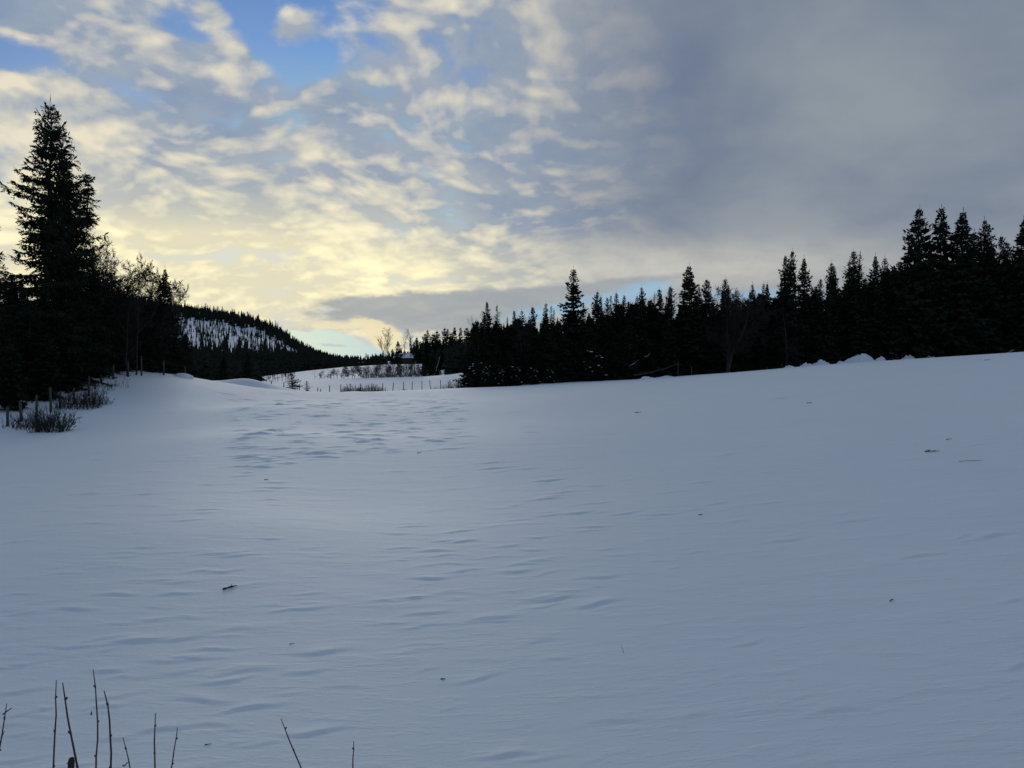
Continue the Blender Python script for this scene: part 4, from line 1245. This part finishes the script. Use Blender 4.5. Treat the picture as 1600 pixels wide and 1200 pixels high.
def litter(px, row, L, r, rz, label, seed, branches=2, tilt=0.06, curve=0.1):
    x, y, z = ground_hit(px, row)
    rng = np.random.RandomState(seed)
    n = 8; t = np.linspace(0, 1, n)
    pts = np.stack([L * (t - 0.5), curve * L * np.sin(t * 3.0) + rng.normal(0, 0.02 * L, n), r * 0.8 + tilt * L * t + rng.uniform(0, 0.02 * L, n)], 1)
    pr = [polytube(pts, r * (1 - 0.5 * t) * rng.uniform(0.7, 1.3, n), 6, True)]
    for k in range(branches):
        i = rng.randint(1, n - 1); d = np.array([rng.uniform(0.2, 1), rng.choice([-1, 1]) * rng.uniform(0.4, 1), rng.uniform(0.1, 0.5)]); d /= np.linalg.norm(d)
        q0 = pts[i]; q1 = q0 + d * L * rng.uniform(0.15, 0.35)
        V, q = tubes([q0], [q1], [r * 0.55], [r * 0.25], 5); pr.append((V, None, q))
    V, tr, q = join(pr)
    return link('fallen_twig', mesh_np('fallen_twig', V, tr, q, M_TWIG), loc=(x, y, z), rz=rz, label=label, cat='twig', group='twigs and bits lying on the snow')


litter(360, 920, 0.2, 0.012, 0.9, 'stubby broken twig lying nearest on the open snow, knobbed at both ends', 1, 3)
litter(1457, 706, 0.34, 0.012, 0.05, 'dark little branch cluster on the snow far over on the rising side', 2, 6, 0.02)
litter(1530, 722, 0.75, 0.005, -0.12, 'long faint curved stem right of the dark branch cluster', 3, 0, 0.01, 0.25)
litter(997, 645, 0.3, 0.012, 0.1, 'short dark twig far out below the wood edge', 4, 2, 0.02)
litter(1483, 687, 0.16, 0.009, 0.3, 'speck of a twig just above the dark branch cluster', 5, 1)
litter(1393, 939, 0.09, 0.005, 0.8, 'small crumb of bark low on the rising side of the field', 6, 1)
litter(1095, 805, 0.08, 0.007, 0.3, 'dark speck of bark in the middle of the smooth snow', 7, 0)
litter(456, 1007, 0.05, 0.004, 0.2, 'thin scrap of twig below the stubby broken one', 8, 0)
litter(692, 1062, 0.04, 0.006, 0.0, 'tiny dark seed speck on the near snow', 9, 0)
litter(416, 750, 0.1, 0.009, 0.0, 'dark speck among the ripples of the hollow', 10, 0)
litter(655, 708, 0.12, 0.009, 0.2, 'small dark bit on the ripples below the valley fence', 11, 0)
litter(1265, 630, 0.25, 0.012, 0.1, 'small twig on the upper snow below the big snow heap', 12, 1)
litter(1543, 563, 0.5, 0.02, 0.0, 'dark stick on the snow at the rise near the picture edge', 13, 0)
litter(325, 1164, 0.05, 0.004, 0.2, 'little dark flake on the snow right of the near shoots', 14, 0)
x, y, z = ground_hit(975, 1020)
V, t, q = polytube([(0, 0, -0.02), (-0.012, 0, 0.03), (-0.03, 0.01, 0.075)], [0.0022, 0.002, 0.001], 5)
link('grass_stalk', mesh_np('grass_stalk', V, t, q, M_CANE), loc=(x, y, z), label='single dry stalk poking up from the near snow', cat='stalk')

# ------------------------------------------------------------------ bare shoots in front
def shoot(points, y, wpx, label, seed, head=False, side=(), buds=9):
    """points: photo points from the tip downwards; the shoot goes on below them into the snow"""
    rng = np.random.RandomState(seed)
    pts = [np.array([(px - 800) / F * y, y + 0.015 * k, zrow(row, y)]) for k, (px, row) in enumerate(points)][::-1]
    b = pts[0]; d = pts[0] - pts[1]; d /= np.linalg.norm(d)
    g = gz(b[0], b[1])
    L = max(0.1, (b[2] - g + 0.05) / max(0.3, -d[2]))
    foot = b + d * L
    ctrl = np.array([foot] + pts)
    n = 26
    seg = np.concatenate([[0], np.cumsum(np.linalg.norm(np.diff(ctrl, axis=0), axis=1))]); tt = np.linspace(0, seg[-1], n)
    P_ = np.stack([np.interp(tt, seg, ctrl[:, i]) for i in range(3)], 1)
    for _ in range(4): P_[1:-1] = (P_[:-2] + 2 * P_[1:-1] + P_[2:]) / 4
    P_[1:-1] += rng.normal(0, 0.0009, (n - 2, 3))
    r = wpx / F * y / 2 * 1.0
    prof = np.interp(tt / tt[-1], [0, 0.6, 0.93, 1], [1.25, 1.0, 0.62, 0.35]) * r
    pr = [polytube(P_ - foot, prof, 7, True)]
    for f in np.linspace(0.3, 0.97, buds):
        i = min(n - 2, int(f * (n - 1)))
        a = rng.uniform(0, 6.28); out_d = np.array([math.cos(a), math.sin(a) * 0.5, 0.9]); out_d /= np.linalg.norm(out_d)
        s0 = P_[i] - foot
        pr.append(polytube([s0 - out_d * r * 0.2, s0 + out_d * r * 1.5, s0 + out_d * r * 2.6], [r * 0.85, r * 0.9, r * 0.2], 5, True))
    for (px0, row0, px1, row1) in side:
        a_ = np.array([(px0 - 800) / F * y, y, zrow(row0, y)]) - foot; c_ = np.array([(px1 - 800) / F * y, y + 0.02, zrow(row1, y)]) - foot
        pr.append(polytube([a_, (a_ + c_) / 2 + [0, 0, 0.002], c_], [r * 0.7, r * 0.6, r * 0.4], 5, True))
    V, t, q = join(pr)
    o = link('bare_shoot', mesh_np('bare_shoot', V, t, q, M_CANE, True), loc=foot, label=label, cat='shoot', group='bare shoots rising at the near edge of the snow')
    if head:
        hp = np.array([(108.5 - 800) / F * y, y + 0.01, zrow(1188, y)])
        a = np.array([hp + [-0.002, 0.0, -0.12], hp + [0, 0, -0.05], hp + [0.001, 0, -0.01], hp + [0.002, 0, 0.004]]) - foot
        pr = [polytube(a, np.array([0.7, 0.95, 1.15, 0.75]) * r * 2.0, 8, True)]
        for k in range(14):
            ph = rng.uniform(0, 6.28); z0 = rng.uniform(-0.05, 0.0); d2 = np.array([math.cos(ph), math.sin(ph), 0.35]); s0 = hp - foot + [0, 0, z0] + d2 * r * 1.6
            V, q2 = tubes([s0], [s0 + d2 * r * rng.uniform(1.0, 2.2)], [r * 0.25], [r * 0.08], 4); pr.append((V, None, q2))
        V, t, q = join(pr)
        link('seed_head', mesh_np('seed_head', V, t, q, M_TWIG), o, label='thick brown bristly head at the foot of the shoot')
    return o


shoot([(88, 1063), (86, 1082), (80, 1125), (75, 1150), (69, 1198)], 2.9, 3.6, 'long straight shoot leaning right, outer one of the close pair', 1)
shoot([(98, 1067), (95.5, 1082), (97, 1128), (100, 1150), (103, 1190)], 2.85, 4.4, 'knobbly shoot with a bristly head at its foot, inner one of the close pair', 2, head=True)
shoot([(145.5, 1046), (146, 1075), (145.5, 1102), (143, 1130), (139, 1175), (134, 1200)], 2.8, 3.4, 'tallest shoot with a thin straight tip', 3, side=((142.5, 1117, 138.5, 1115),))
shoot([(162.5, 1079), (162, 1085), (164.5, 1098), (164, 1150), (160, 1200)], 2.9, 4.2, 'thick shoot with a bent tip, next right of the tallest', 4)
shoot([(192, 1152), (192.5, 1165), (194.5, 1180), (193, 1200)], 2.75, 3.0, 'short shoot between the bent-tipped one and the two leaning ones', 5, side=((193, 1197, 187, 1200), (194, 1197, 198, 1194)), buds=6)
shoot([(243, 1114), (238, 1138), (234, 1168), (232.5, 1200)], 2.8, 3.4, 'leaning shoot, left of the two that lean right', 6)
shoot([(277.5, 1137), (274, 1148), (271, 1165), (261, 1200)], 2.8, 3.0, 'leaning shoot with a round bud at its tip, right of the two', 7)
shoot([(439, 1123), (441, 1129), (446, 1158), (453, 1185), (457, 1200)], 2.8, 3.0, 'shoot on its own that leans left, away from the cluster', 8)
shoot([(552.5, 1158), (550, 1165), (549, 1185), (547.5, 1200)], 2.8, 3.0, 'short upright shoot farthest from the cluster', 9, buds=5)
shoot([(10.5, 1099), (5, 1112), (0, 1127), (-8, 1150)], 2.8, 3.4, 'forked shoot cut by the picture edge', 10, side=((4, 1117, 13, 1110),))
shoot([(7, 1142), (3, 1147), (-4, 1155), (-14, 1172)], 2.8, 2.6, 'low shoot tip just below the forked one at the picture edge', 11, buds=3)
